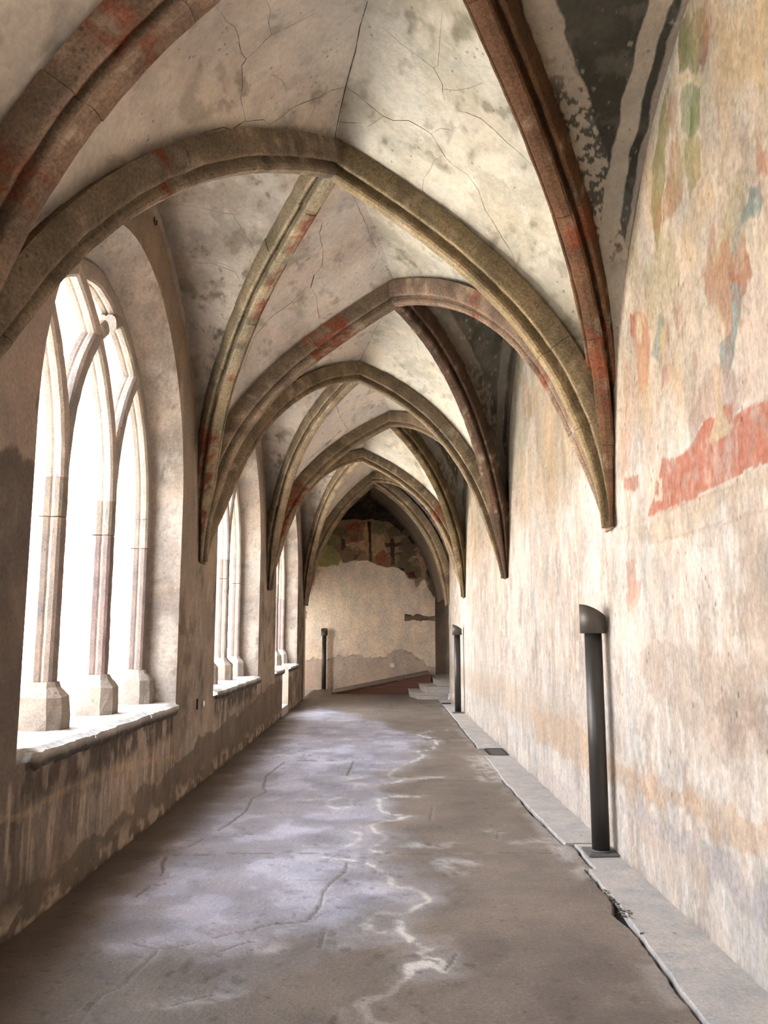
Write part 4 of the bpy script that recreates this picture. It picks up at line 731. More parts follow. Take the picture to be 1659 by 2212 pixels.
def octa(xc, yc, hx, hy, ch, z):
    return [(xc + hx, yc - hy + ch, z), (xc + hx, yc + hy - ch, z), (xc + hx - ch, yc + hy, z), (xc - hx + ch, yc + hy, z),
            (xc - hx, yc + hy - ch, z), (xc - hx, yc - hy + ch, z), (xc - hx + ch, yc - hy, z), (xc + hx - ch, yc - hy, z)]
def loft_rings(rings, name, mat, parent, tone=None, cap=True, rough=.008, seed=0, sub=1):
    rr = []
    for r in rings: 
        r = np.array(r, float)
        if sub > 1:
            nx = np.roll(r, -1, 0)
            r = np.stack([r + (nx - r) * i / sub for i in range(sub)], 1).reshape(-1, 3)
        rr.append(r)
    m = len(rr[0]); V = np.vstack(rr)
    V = V + (np.stack([fbm(V, 14, 3, 400 + seed + j) - .5 for j in range(3)], 1)) * rough * 2
    q = [(i * m + c, i * m + (c + 1) % m, (i + 1) * m + (c + 1) % m, (i + 1) * m + c) for i in range(len(rr) - 1) for c in range(m)]
    if cap: q += [tuple(range(m))[::-1], tuple(range((len(rr) - 1) * m, len(rr) * m))]
    col = None
    if tone is not None: col = np.tile(lin(tone), (len(V), 1)) * (.8 + .42 * fbm(V, 7, 4, 420 + seed))[:, None]
    return mesh_obj(name, V, q, M[mat], parent, col, smooth=False)

def make_window(k, label, broken=False):
    yc, hf = WIN[k]; s = hf / 1.65
    root = empty('window_%d' % k, (XW, yc, ZSILL)); tag(root, label, kind='structure')
    hj = 1.525 * s; sp = 2 * hj / 3; Rr = 1.65 * s; zs = 2.56
    ym = [yc - hj + sp, yc + hj - sp]; yj = [yc - hj, yc + hj]
    zb = ZSILL + .02
    # mullions: rough base, lower shaft, upper shaft
    for i, y in enumerate(ym + yj):
        tone = TONES[(i + k) % 4]
        nm = 'mullion' if i < 2 else 'jamb_shaft'
        sh = sweep_yz([(y, z) for z in np.linspace(zb + .26, 2.285, 26)], MULP, XW, nm, root, tone, seed=i + k, noise=.006 if i == 1 else .003)
        sweep_yz([(y, z) for z in np.linspace(2.292, zs, 6)], MULP, XW, 'upper_shaft', sh, (152, 132, 114), seed=i + 5 + k)
        rings = [octa(XW, y, .165, .14, .07, zb - .02), octa(XW, y, .165, .14, .07, zb + .06), octa(XW, y, .16, .136, .07, zb + .13), octa(XW, y, .16, .136, .07, zb + .19),
                 octa(XW, y, .135, .108, .055, zb + .225), octa(XW, y, .108, .084, .04, zb + .25), octa(XW, y, .094, .072, .035, zb + .285)]
        loft_rings(rings, 'base', 'stone', sh, (158, 138, 122), rough=.011, seed=i + 7 * k, sub=3)
    def arc(y0, sg, d0, d1, n=16):
        a0 = math.acos(max(-1, 1 - d0 / Rr)); a1 = math.acos(max(-1, 1 - d1 / Rr))
        return [(y0 + sg * (Rr - Rr * math.cos(a)), zs + Rr * math.sin(a)) for a in np.linspace(a0, a1, n)]
    # main arch, two halves
    frame_prof = [(x, y * 1.15) for x, y in MULP]
    sweep_yz(arc(yj[0], 1, 0, hj + .01, 26), frame_prof, XW, 'arch_frame', root, (164, 144, 124), seed=k)
    sweep_yz(arc(yj[1], -1, 0, hj + .01, 26), frame_prof, XW, 'arch_frame', root, (160, 140, 120), seed=k + 1)
    # intersecting bars
    def bar(y0, sg, d0, d1, tone, sd):
        sweep_yz(arc(y0, sg, d0, d1), MULP, XW, 'tracery_bar', root, tone, seed=sd, noise=.004)
    half1 = sp / 2
    bar(ym[1], -1, 0, hj - half1 + .03 + sp * 0, (190, 166, 148), 3)      # right mullion bending left, whole way up
    bar(ym[1], 1, 0, half1 + .03, (170, 152, 142), 4)
    bar(ym[0], -1, 0, half1 + .03, (186, 162, 146), 5)
    if broken:
        bar(ym[0], 1, 0, half1 + .03, (166, 148, 140), 6)
        bar(ym[0], 1, half1 + .07, half1 + .16, (176, 156, 142), 7)
        bar(ym[0], 1, sp - .19, sp + .0, (150, 136, 128), 8)
    else:
        bar(ym[0], 1, 0, sp + .0, (176, 156, 142), 6)
    # plaster reveals between wall face, stone frame and outside
    ro = ell_outline(yc, hf); fr = pointed_outline(yc, hf, .085); fo = pointed_outline(yc, hf, .19)
    def strip(A0, x0, A1, x1, nx, name, colf):
        t = np.linspace(0, 1, nx)
        Pg = A0[:, None] * (1 - t)[None, :, None] + A1[:, None] * t[None, :, None]
        X = np.tile(x0 + (x1 - x0) * t, len(A0)); YY = Pg[..., 0].ravel(); ZZ = Pg[..., 1].ravel()
        V = np.stack([X, YY, ZZ], 1)
        return mesh_obj(name, V, grid_quads(len(A0), nx), M['plaster'], root, colf(V))
    def rc(V):
        n1 = fbm(V, 1.6, 4, 501); n2 = fbm(V, 7, 4, 511); n3 = fbm(V, 18, 4, 521)
        col = np.tile(lin((196, 176, 158)), (len(V), 1))
        col = mixc(col, lin((166, 144, 128)), (1 - sstep(2.0, 2.6, V[:, 2] + (n2 - .5) * .8)) * .75)
        col = mixc(col, lin((134, 110, 92)), sstep(.5, .66, n1) * .45)
        col = mixc(col, lin((128, 108, 92)), sstep(.54, .62, n2 * .5 + n3 * .5) * .45)
        col = mixc(col, lin((218, 200, 180)), sstep(.56, .66, n2) * .5 * sstep(2.0, 3, V[:, 2]))
        col = mixc(col, lin((198, 180, 162)), (1 - sstep(.04, .1, np.abs(V[:, 0] + 1.97 + (n3 - .5) * .12))) * (1 - sstep(1.6, 1.75, V[:, 2] + (n2 - .5) * .2)) * .8)
        return col
    # densify outlines
    def dens(o, k_=3):
        idx = np.linspace(0, len(o) - 1, (len(o) - 1) * k_ + 1)
        return np.stack([np.interp(idx, np.arange(len(o)), o[:, j]) for j in (0, 1)], 1)
    strip(dens(ro), XL, dens(fr), XW + .07, 18, 'reveal', rc)
    strip(fr, XW - .07, fo, -2.72, 3, 'outer_reveal', lambda V: np.tile(lin((226, 206, 188)), (len(V), 1)))
    # sill stones
    gaps = [(yc - hf, yc - hf * .38), (yc - hf * .38, yc + hf * .42), (yc + hf * .42, yc + hf)]
    if k == 3: gaps = [(yc - hf, DOOR[0]), (DOOR[1], yc + hf)]
    rnd = random.Random(k)
    for y0, y1 in gaps:
        ny = max(8, int((y1 - y0) / .03)); yy = np.linspace(y0 + .003, y1 - .003, ny); xs = np.concatenate([np.linspace(-2.74, -1.95, 20), [-1.90, -1.87, -1.845, -1.825]])
        Yg, Xg = np.meshgrid(yy, xs, indexing='ij'); X = Xg.ravel(); Y = Yg.ravel()
        P = np.stack([X, Y, X * 0], 1)
        e = fbm(np.stack([Y, Y * 0, Y * 0], 1), 9, 4, 600 + k) - .5
        t = sstep(-1.95, -1.82, X)
        Xn = X + t * (e * .05)
        if k == 1: Xn = np.where((Y < 4.52), np.minimum(Xn, -1.90), Xn)
        Zn = ZSILL + .012 * (fbm(P, 6, 4, 610) - .5) - .022 * sstep(.55, 1, t) + .006 + .010 * (fbm(P, 28, 3, 611) - .5)
        top = np.stack([Xn, Y, Zn], 1)
        m = len(xs)
        front = top.reshape(ny, m, 3)[:, -1, :]
        rings = [front]
        for dz, dx in ((.035, .004), (.07, .0), (.10, -.018), (.12, -.05), (.12, -.09)):
            r = front.copy(); r[:, 2] = ZSILL - dz; r[:, 0] += dx + (fbm(np.stack([r[:, 1], r[:, 1] * 0 + dz * 9, r[:, 1] * 0], 1), 14, 3, 630) - .5) * .03
            rings.append(r)
        V = [top]; Q = [grid_quads(ny, m)]
        fr_ = np.stack(rings, 1).reshape(-1, 3); mm = len(rings)
        Q.append(grid_quads(ny, mm) + len(top)); V.append(fr_)
        V = np.vstack(V); Q = np.vstack(Q)
        f = fbm(V, 5, 4, 640); g_ = fbm(V, 24, 3, 650)
        col = np.tile(lin((206, 196, 186)), (len(V), 1)) * (.75 + .4 * f)[:, None]
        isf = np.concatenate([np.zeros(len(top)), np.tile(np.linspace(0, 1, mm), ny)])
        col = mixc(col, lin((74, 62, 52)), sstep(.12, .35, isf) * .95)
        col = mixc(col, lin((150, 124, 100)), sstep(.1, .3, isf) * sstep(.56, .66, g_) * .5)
        col = mixc(col, lin((150, 146, 146)), sstep(.52, .62, g_) * (isf == 0) * .5)
        # ends and underside so that each stone is a body
        o = mesh_obj('sill_stone', V, Q, M['stone'], root, col, smooth=False)
    return root
make_window(0, 'traceried window beside the viewer, its bay before the near pier')
make_window(1, 'nearest traceried stone window with broken tracery and rough mullion bases', broken=True)
make_window(2, 'second traceried window along the left wall, seen edge-on')
make_window(3, 'furthest traceried window, with a narrow gap through its parapet')

# passage through the parapet
pc = np.array([lin((196, 178, 160))])
def quad_panel(name, P4, mat, parent=None, color=(176, 156, 138), n=14):
    P4 = [np.array(p, float) for p in P4]
    u = np.linspace(0, 1, n)
    V = np.array([(P4[0] * (1 - a) + P4[1] * a) * (1 - b_) + (P4[3] * (1 - a) + P4[2] * a) * b_ for a in u for b_ in u])
    col = np.tile(lin(color), (len(V), 1)) * (.85 + .3 * fbm(V, 3, 4, 660))[:, None]
    return mesh_obj(name, V, grid_quads(n, n), M[mat], parent, col)
thr = box_mesh(-2.74, -1.86, DOOR[0] + .002, DOOR[1] - .002, -.02, DOOR[2], .012, 'trim_1', M['step']); tag(thr, 'raised stone threshold in the parapet gap under the furthest window', kind='structure')
gapw = empty('trim_2', (-2.3, DOOR[0], 0)); tag(gapw, 'rough side faces of the gap through the parapet', kind='structure')
quad_panel('cheek', [(-1.868, DOOR[0], 0), (-2.72, DOOR[0], 0), (-2.72, DOOR[0], .9), (-1.868, DOOR[0], .9)], 'plaster', gapw)
quad_panel('cheek', [(-1.868, DOOR[1], 0), (-2.72, DOOR[1], 0), (-2.72, DOOR[1], .9), (-1.868, DOOR[1], .9)], 'plaster', gapw)

# ---------------------------------------------------------------- end bay
def end_wall():
    xs = np.concatenate([np.arange(-13.2, -2.6, .2), np.arange(-2.6, 1.53, .018), [1.53]]); zs = np.concatenate([np.arange(-.03, 6.0, .018)])
    Xg, Zg = np.meshgrid(xs, zs, indexing='ij'); X = Xg.ravel(); Z = Zg.ravel(); P = np.stack([X, Z, X * 0], 1)
    n1 = fbm(P, .9, 4, 701); n2 = fbm(P, 5, 5, 711); n3 = fbm(P, 16, 4, 721)
    col = np.tile(lin((242, 218, 190)), (len(X), 1))
    col = mixc(col, lin((196, 168, 136)), sstep(.42, .66, n1) * .6)
    col = mixc(col, lin((236, 214, 188)), sstep(.55, .68, n2) * .4)
    st = inpoly(X, Z + (n2 - .5) * .16 + (n3 - .5) * .10, ENDSTAIN).astype(float)
    col = mixc(col, lin((186, 162, 144)), st * .75)
    rim = st * (1 - inpoly(X, Z + (n2 - .5) * .16 + (n3 - .5) * .10 + .05, ENDSTAIN)) 
    col = mixc(col, lin((158, 128, 106)), rim * .5 * sstep(.4, .6, n2))
    col = paint_polys(col, X, Z, ENDPATCH, 1, 25, .2)
    # ragged lower edge of the painting
    ex = np.array([p[0] for p in FRESCO_EDGE]); ez = np.array([p[1] for p in FRESCO_EDGE]); oo = np.argsort(ex)
    edge = np.interp(X, ex[oo], ez[oo]) + (n2 - .5) * .10 + (n3 - .5) * .05
    fm = (Z > edge)
    fc = np.tile(lin((92, 78, 60)), (len(X), 1)) * (.7 + .6 * n2)[:, None]
    fc = paint_polys(fc, X, Z, FRESCO, 1, 35, .3)
    # halos and heads of the small figures
    for hx, hz, r, c1, c2 in ((-1.0, 3.95, .12, (150, 110, 74), (70, 48, 34)), (-.72, 3.93, .10, (170, 132, 94), (86, 56, 40)), (.2, 3.72, .13, (142, 92, 62), (70, 40, 30)),
                              (.46, 3.75, .1, (150, 124, 90), (60, 46, 34)), (.95, 3.62, .12, (134, 108, 80), (56, 44, 34)), (-.78, 4.62, .10, (150, 96, 70), (90, 48, 34)),
                              (-.58, 4.65, .09, (158, 110, 82), (80, 46, 34)), (.05, 4.55, .12, (120, 116, 88), (66, 64, 48)), (.72, 4.45, .14, (100, 94, 70), (50, 46, 36)),
                              (-.28, 5.18, .16, (66, 58, 40), (26, 22, 18)), (1.1, 3.9, .1, (112, 96, 74), (50, 42, 34)), (-1.5, 4.2, .16, (126, 122, 82), (80, 76, 52))):
        d = np.hypot((X - hx) * 1.15, (Z - hz) * .9) + (n3 - .5) * .10
        fc = mixc(fc, lin(c1), (1 - sstep(r * .6, r * 1.1, d)) * .6)
        fc = mixc(fc, lin(c2), (1 - sstep(.01, .035, np.abs(d - r))) * .5 * (Z > hz - r * .3))
        fc = mixc(fc, lin(c2), (1 - sstep(r * .3, r * .6, d)) * .35)
    fc = fc * (1.25 + .9 * n3)[:, None]
    col = np.where(fm[:, None], fc, col)
    rim2 = (1 - sstep(.0, .035, np.abs(Z - edge)))
    col = mixc(col, lin((206, 184, 154)), rim2 * (~fm) * .6)
    col = np.clip(col * np.where(Z > edge, 1.0, 1.16)[:, None], 0, .93)
    y = YE + (n1 - .5) * .02 - np.where(fm, .0, .012)
    # broken ledge of old masonry on the right
    V = np.stack([X, y, Z], 1)
    return mesh_obj('wall_back', V, grid_quads(len(xs), len(zs), False), M['fresco'], None, col)
we = end_wall(); tag(we, 'cream end wall with a dark ragged crucifixion fresco in its pointed head', kind='structure')
box_mesh(1.49, 1.54, YE + .015, 26.0, 0, 5.5, 0, 'wall_passage', M['dark_plaster']).update_tag()
tag(bpy.data.objects['wall_passage'], 'side of the end wall where the passage goes on', kind='structure')

# rough ledge on the end wall
def ledge():
    n = 26; xs = np.linspace(.66, 1.53, n); rings = []
    for i, x in enumerate(xs):
        r = []
        e = fbm(np.array([[x, 0, 0]]), 8, 3, 801)[0] - .5
        hh = .05 + .05 * abs(math.sin(x * 7)) * (1 if x < 1.15 else .4) + e * .03
        for j in range(8):
            a = 2 * math.pi * j / 8
            r.append((x, YE - .012 - .045 * max(0, math.cos(a)) - .0, 2.02 + e * .05 + hh * math.sin(a) - .02 * (x > 1.2)))
        rings.append(r)
    return loft_rings(rings, 'stone_stub', 'rib', we, (132, 108, 84), rough=.015)
ledge()['label'] = 'broken dark ledge of masonry projecting from the cream plaster'

# diaphragm arch and last bay vault
def arch_pts(x0, x1, z0, xa, za, n=40, bul=.14):
    out = []
    for (xs_, zs_), (xe, ze) in (((x0, z0), (xa, za)), ((xa, za), (x1, z0))):
        c = math.hypot(xe - xs_, ze - zs_); ux, uz = (xe - xs_) / c, (ze - zs_) / c
        nx, nz = -uz, ux
        for i in range(n + 1):
            t = i / n; b_ = 4 * bul * c * t * (1 - t)
            out.append((xs_ + ux * c * t + nx * b_, zs_ + uz * c * t + nz * b_))
    return out
ap = np.array(arch_pts(XL - .05, XR + .05, 2.2, -.20, 5.33, bul=.125))
def strip_y(pts, y0, y1, name, parent, tone, ny=8, mat='rib', z_add=0):
    yy = np.linspace(y0, y1, ny); V = np.array([(p[0], y, p[1] + z_add) for p in pts for y in yy])
    col = np.tile(lin(tone), (len(V), 1)) * (.7 + .6 * fbm(V, 3, 4, 811))[:, None]
    return mesh_obj(name, V, grid_quads(len(pts), ny), M[mat], parent, col)
strip_y(ap, 20.05, 20.75, 'soffit', end_arch, (112, 84, 60))
# wall above the arch on both faces, out to the walls
def spandrel(pts, y, name, parent, tone):
    V = []; n = len(pts)
    for p in pts: V += [(p[0], y, p[1]), (p[0], y, 5.95)]
    Q = [(2 * i, 2 * i + 1, 2 * i + 3, 2 * i + 2) for i in range(n - 1)]
    return mesh_obj(name, V, Q, M['plaster'], parent, np.tile(lin(tone), (len(V), 1)), False)
spandrel(ap, 20.75, 'spandrel', end_arch, (120, 100, 80))
spandrel(ap, 20.06, 'spandrel', end_arch, (150, 130, 108))
bp_ = np.array(arch_pts(-2.75, 1.62, 2.45, -.36, 5.62, bul=.11))
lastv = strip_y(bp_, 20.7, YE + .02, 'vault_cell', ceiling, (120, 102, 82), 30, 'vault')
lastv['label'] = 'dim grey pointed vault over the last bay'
# moulding against the end wall
def wall_rib():
    pr = [(0.0, .12), (.10, .10), (.10, .03), (.07, .0), (.05, -.03), (.0, -.05)]
    pts = bp_[2:-1] ; T = np.gradient(pts, axis=0); T /= np.linalg.norm(T, axis=1)[:, None]; NL = np.stack([-T[:, 1], T[:, 0]], 1)
    V = np.array([(p[0] + nl[0] * b_ , YE - .02 - a, p[1] + nl[1] * b_ ) for p, nl in zip(pts, NL) for a, b_ in pr])
    m = len(pr)
    col = np.tile(lin((104, 84, 62)), (len(V), 1)) * (.7 + .5 * fbm(V, 6, 4, 815))[:, None]
    return mesh_obj('wall_moulding', V, grid_quads(len(pts), m), M['rib'], we, col)
wall_rib()

# side recess beyond the right wall end
rec = empty('wall_recess', (2.1, 22, 0)); tag(rec, 'shadowed brown side recess behind the stone steps', kind='structure')
quad_panel('recess_side', [(2.35, 20.1, -.1), (2.35, 26, -.1), (2.35, 26, 5.9), (2.35, 20.1, 5.9)], 'plaster', rec, (190, 172, 156))
quad_panel('recess_back', [(1.5, 24.5, -.1), (2.4, 24.5, -.1), (2.4, 24.5, 5.9), (1.5, 24.5, 5.9)], 'plaster', rec, (206, 188, 172))
quad_panel('recess_front', [(XR, 20.1, -.1), (2.4, 20.1, -.1), (2.4, 20.1, 5.9), (XR, 20.1, 5.9)], 'plaster', rec, (190, 168, 148))
quad_panel('recess_ceiling', [(1.45, 20.1, 5.2), (2.4, 20.1, 5.2), (2.4, 26, 5.2), (1.45, 26, 5.2)], 'plaster', rec, (110, 94, 80))
recf = box_mesh(1.53, 2.38, 23.8, 26, .30, .415, .0, 'recess_floor', M['step'], rec)

# left branch of the walk beyond the corner
cor = empty('wall_corridor', (-5, 20, 0)); tag(cor, 'side walk turning left at the far corner', kind='structure')
def box_children(lst):
    for nm, b6, mt in lst:
        box_mesh(*b6, 0, nm, M[mt], cor)
box_children([
    ('pier', (-2.72, XL - .001, 20.1, 20.5, -.1, 5.95), 'exterior'),
    ('parapet', (-14, -2.72, 20.3, 20.75, -.3, .5), 'exterior'),
    ('pier', (-4.0, -2.72, 20.3, 20.75, .5, 5.95), 'exterior'),
    ('pier', (-9.4, -5.6, 20.3, 20.75, .5, 5.95), 'exterior'),
    ('head_wall', (-5.6, -4.0, 20.3, 20.75, 4.0, 5.95), 'exterior'),
    ('head_wall', (-12.8, -9.4, 20.3, 20.75, 4.0, 5.95), 'exterior'),
    ('pier', (-13.4, -12.8, 20.3, 20.75, .5, 5.95), 'exterior'),
    ('end_closing', (-13.4, -13.1, 20.6, 24, -.1, 5.95), 'exterior'),
    ('plinth', (-9.4, -5.6, 20.24, 20.3, 0, .78), 'plinth'),
])
box_mesh(-13.2, -2.7, 20.7, 23.9, 4.6, 4.7, 0, 'branch_ceiling', M['exterior'], cor)

# wall behind the viewer; unseen roof slab added to stop light leaks
bk = box_mesh(-2.8, 1.8, -4.2, -4.0, -.1, 6, 0, 'wall_front', M['dark_plaster']); tag(bk, 'plain wall closing the walk behind the viewer', kind='structure')
roof = box_mesh(-2.9, 2.6, -4.2, 26.2, 5.93, 6.25, 0, 'roof', M['exterior']); tag(roof, 'unseen roof slab added above the vault to stop light leaks', kind='structure')

# ---------------------------------------------------------------- floor
KE = [(1.0, 1.285), (3.5, 1.262), (3.95, 1.290), (4.9, 1.334), (5.62, 1.350), (5.625, 1.40), (6.28, 1.40), (6.285, 1.335), (8.86, 1.282), (10.74, 1.305), (11.7, 1.314), (13.9, 1.33), (18.5, 1.362), (20, 1.362)]
def kerb_edge(y):
    y = np.asarray(y, float)
    P = np.stack([y, y * 0, y * 0], 1)
    return np.interp(y, [k[0] for k in KE], [k[1] for k in KE]) + (fbm(P, 2.6, 4, 1001) - .5) * .035 + (fbm(P, 13, 3, 1011) - .5) * .014
def floor_():
    v = np.arange(2700 / 24.0, 2700 / 2.6, 2.3)
    ys = np.concatenate([[-4, -2, 0, 1.2, 2.0], (2700 / v)[::-1]]); xs = np.concatenate([np.arange(-1.92, 1.22, .0125), np.arange(1.22, 1.43, .006), [1.46, 1.70]])
    Yg, Xg = np.meshgrid(ys, xs, indexing='ij'); X = Xg.ravel(); Y = Yg.ravel(); P = np.stack([X, Y, X * 0], 1)
    n1 = fbm(P, .8, 4, 901); n2 = fbm(P, 4, 5, 911); n3 = fbm(P, 17, 4, 921); n4 = fbm(P, 45, 2, 931)
    wx = (fbm(P, 3.2, 4, 941) - .5); wy = (fbm(P, 3.2, 4, 951) - .5)
    b2 = 0
    for i in range(10):
        an = i * 2.4; rr = .03 + .022 * i
        b2 = b2 + inpoly(X + wx * .5 + rr * math.cos(an), Y + wy * 1.0 + rr * 1.8 * math.sin(an), BLUE) / 10.0
    b2 = b2 * (.7 + .3 * sstep(.35, .6, n2)) * (.55 + .45 * sstep(2.5, 5.0, Y))
    col = np.tile(linc((126, 113, 104)), (len(X), 1))
    col = mixc(col, lin((112, 96, 82)), sstep(.42, .64, n1) * .6)
    col = mixc(col, linc((158, 156, 170)), b2 * .88)  # bluish sky reflection painted into the floor, bounded by the salt lines
    col = mixc(col, linc((184, 182, 196)), b2 * sstep(.5, .64, n2) * .6)
    col = mixc(col, lin((100, 88, 78)), (1 - b2) * sstep(.54, .68, n2) * .4)
    col = mixc(col, lin((170, 158, 146)), sstep(.74, .8, n4) * .2)
    jx = (fbm(P, 9, 3, 961) - .5) * .07; jy = (fbm(P, 9, 3, 971) - .5) * .14
    for pl in SALT:
        d = dist_poly(X + jx, (Y + jy), pl); dy = d
        col = mixc(col, lin((190, 186, 190)), (1 - sstep(.01, .20, dy + (n3 - .5) * .07)) * .34 * sstep(.25, .6, n2))
        col = mixc(col, lin((232, 222, 214)), (1 - sstep(.004, .036, dy + (n3 - .5) * .05)) * (.3 + .7 * sstep(.40, .54, n2)) * .72)
    for pl in SPOT:
        d = dist_poly(X + jx, Y + jy, pl)
        col = mixc(col, lin((208, 202, 202)), (1 - sstep(.0, .12, d + (n3 - .5) * .16)) * .6 * sstep(.38, .6, n3 * .5 + n2 * .5))
    for pl in FCRACK:
        d = dist_poly(X + jx * .35, Y + jy * .35, pl)
        w = .003 + .0009 * Y
        col = mixc(col, lin((70, 60, 52)), (1 - sstep(w * .6, w * 1.6, d)) * .8)
        col = mixc(col, lin((176, 164, 154)), (1 - sstep(.01, .05, d)) * .18)
    # parapet shade painted in along the left foot, then dark pocks
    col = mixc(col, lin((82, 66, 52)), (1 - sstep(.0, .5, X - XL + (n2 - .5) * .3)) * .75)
    col = mixc(col, lin((70, 62, 56)), sstep(.66, .74, n3) * sstep(.5, .6, n1) * .4)
    z = -.004 * sstep(.66, .74, n3) + (n1 - .5) * .004
    for pl in FCRACK:
        d = dist_poly(X + jx * .35, Y + jy * .35, pl); z = z - .008 * (1 - sstep(.003, .014, d))
    ke = kerb_edge(Y)
    gap = .012 + .012 * n2 + .045 * np.exp(-((Y - 4.75) / .16) ** 2) + .02 * np.exp(-((Y - 7.4) / .3) ** 2)
    inj = (X > ke - gap) & ~((Y > 8.9) & (Y < 10.7)) & ~((Y > 10.69) & (Y < 11.42) & (X < 1.38)) & ~((Y > 5.62) & (Y < 6.285) & (X < 1.36))
    z = np.where(inj, -.035, z)
    col = mixc(col, lin((44, 36, 30)), inj * .85)
    near = (1 - sstep(.0, .10, np.abs(X - ke + .06))) * sstep(.42, .6, n2)
    col = mixc(col, lin((178, 168, 164)), near * (~inj) * .5)
    rough_patch = (1 - sstep(.10, .24, np.abs(X - 1.22 + (n2 - .5) * .25))) * sstep(8.7, 9.0, Y) * (1 - sstep(10.6, 10.9, Y))
    col = mixc(col, lin((190, 180, 172)), rough_patch * sstep(.35, .55, n3) * .75)
    return mesh_obj('floor', np.stack([X, Y, z], 1), grid_quads(len(ys), len(xs), True), M['floor'], None, col)
fl = floor_(); tag(fl, 'worn grey-brown concrete floor with white salt lines and cracks', kind='structure')
fb = box_mesh(-13.4, XL - .03, 20.35, 24, -.3, 0.0, 0, 'floor_corner', M['kerb']); tag(fb, 'paving of the side walk beyond the far corner', kind='structure')
fb2 = box_mesh(1.30, 2.4, 19.2, 24, -.3, -.002, 0, 'floor_landing', M['kerb']); tag(fb2, 'paving under the stone steps', kind='structure')

# kerb slabs along the right wall
kerb = empty('trim_3', (1.47, 10, 0)); tag(kerb, 'strip of pale worn kerb slabs along the foot of the right wall', kind='structure')
def slab(y0, y1, xa, xb, seed, ztop=.010, x1=1.66):
    n = max(6, int((y1 - y0) / .06)); rings = []
    V = []; m = 8
    for i in range(n + 1):
        y = y0 + (y1 - y0) * i / n; t = i / n
        x0 = float(kerb_edge([min(max(y, y0 + .012), y1 - .012)])[0])
        V.append((x0, y, -.05)); V.append((x0 + .002, y, ztop - .007))
        for j in range(m - 1):
            x = x0 + .008 + (x1 - x0 - .008) * j / (m - 2)
            V.append((x, y, ztop + (fbm(np.array([[x, y, 0]]), 5, 3, 1020)[0] - .5) * .008))
    mm = m + 1
    Q = [(i * mm + j, i * mm + j + 1, (i + 1) * mm + j + 1, (i + 1) * mm + j) for i in range(n) for j in range(mm - 1)]
    Q += [tuple(range(mm))[::-1], tuple(range(n * mm, n * mm + mm))]
    return mesh_obj('kerb_slab', V, Q, M['kerb'], kerb, None, smooth=False)
slab(1.0, 5.62, 1.30, 1.345, 1)
slab(5.63, 6.28, 1.40, 1.40, 2, .004)
slab(6.29, 8.85, 1.34, 1.285, 3)
slab(8.86, 10.74, 1.29, 1.31, 4)
slab(11.40, 13.9, 1.325, 1.33, 5)
slab(13.91, 16.4, 1.335, 1.345, 6)
slab(16.41, 18.5, 1.35, 1.355, 7)
slab(18.51, 20.0, 1.36, 1.36, 8, .004)
gp = box_mesh(1.262, 1.45, 1.0, 19.0, -.045, -.030, 0, 'joint_bed', M['black'], kerb)

# drain grate in the kerb
dg = empty('drain_grate', (1.49, 11.07, 0)); tag(dg, 'dark slotted iron drain grate set in the kerb strip at the wall', 'drain')
box_mesh(1.385, 1.61, 10.745, 11.395, -.04, -.012, 0, 'pan', M['black'], dg)
fr = bmesh.new()
for (a, b_, c_, d_) in ((1.385, 1.40, 10.745, 11.395), (1.595, 1.61, 10.745, 11.395), (1.40, 1.595, 10.745, 10.77), (1.40, 1.595, 11.37, 11.395)):
    mt = Matrix.Translation(((a + b_) / 2, (c_ + d_) / 2, .001)) @ Matrix.Diagonal((b_ - a, d_ - c_, .026, 1))
    bmesh.ops.create_cube(fr, size=1, matrix=mt)
me = bpy.data.meshes.new('frame'); fr.to_mesh(me); fr.free(); me.materials.append(M['iron']); link(bpy.data.objects.new('frame', me), dg)
for i in range(10):
    x = 1.409 + i * .0193
    box_mesh(x, x + .008, 10.77, 11.37, -.008, .012, .001, 'bar', M['plate'], dg, 1)
dc = box_mesh(1.36, 1.56, 18.75, 19.05, -.01, .012, .004, 'drain_cover', M['iron']); tag(dc, 'small flat dark drain cover in front of the stone steps', 'drain')

# dry debris in the kerb joint
def debris():
    rnd = random.Random(4); V, Q = [], []
    for i in range(70):
        y = rnd.gauss(4.9, .22); x = 1.325 + rnd.gauss(0, .014) - (y - 4.9) * .02; z = rnd.uniform(.0, .014); s = rnd.uniform(.006, .02); a = rnd.uniform(0, 6.28)
        b0 = len(V); c_, s_ = math.cos(a), math.sin(a)
        for (u, w_, h_) in ((-s, -s * .3, 0), (s, -s * .2, rnd.uniform(-.004, .008)), (s * .9, s * .3, .002), (-s * .8, s * .35, .006)):
            V.append((x + u * c_ - w_ * s_, y + u * s_ + w_ * c_, z + h_))
        Q.append((b0, b0 + 1, b0 + 2, b0 + 3))
    o = mesh_obj('leaf_litter', V, Q, M['leaf'], None, None, False)
    return tag(o, 'dry brown leaf litter caught in the open joint beside the kerb', 'litter', kind='stuff')
debris()

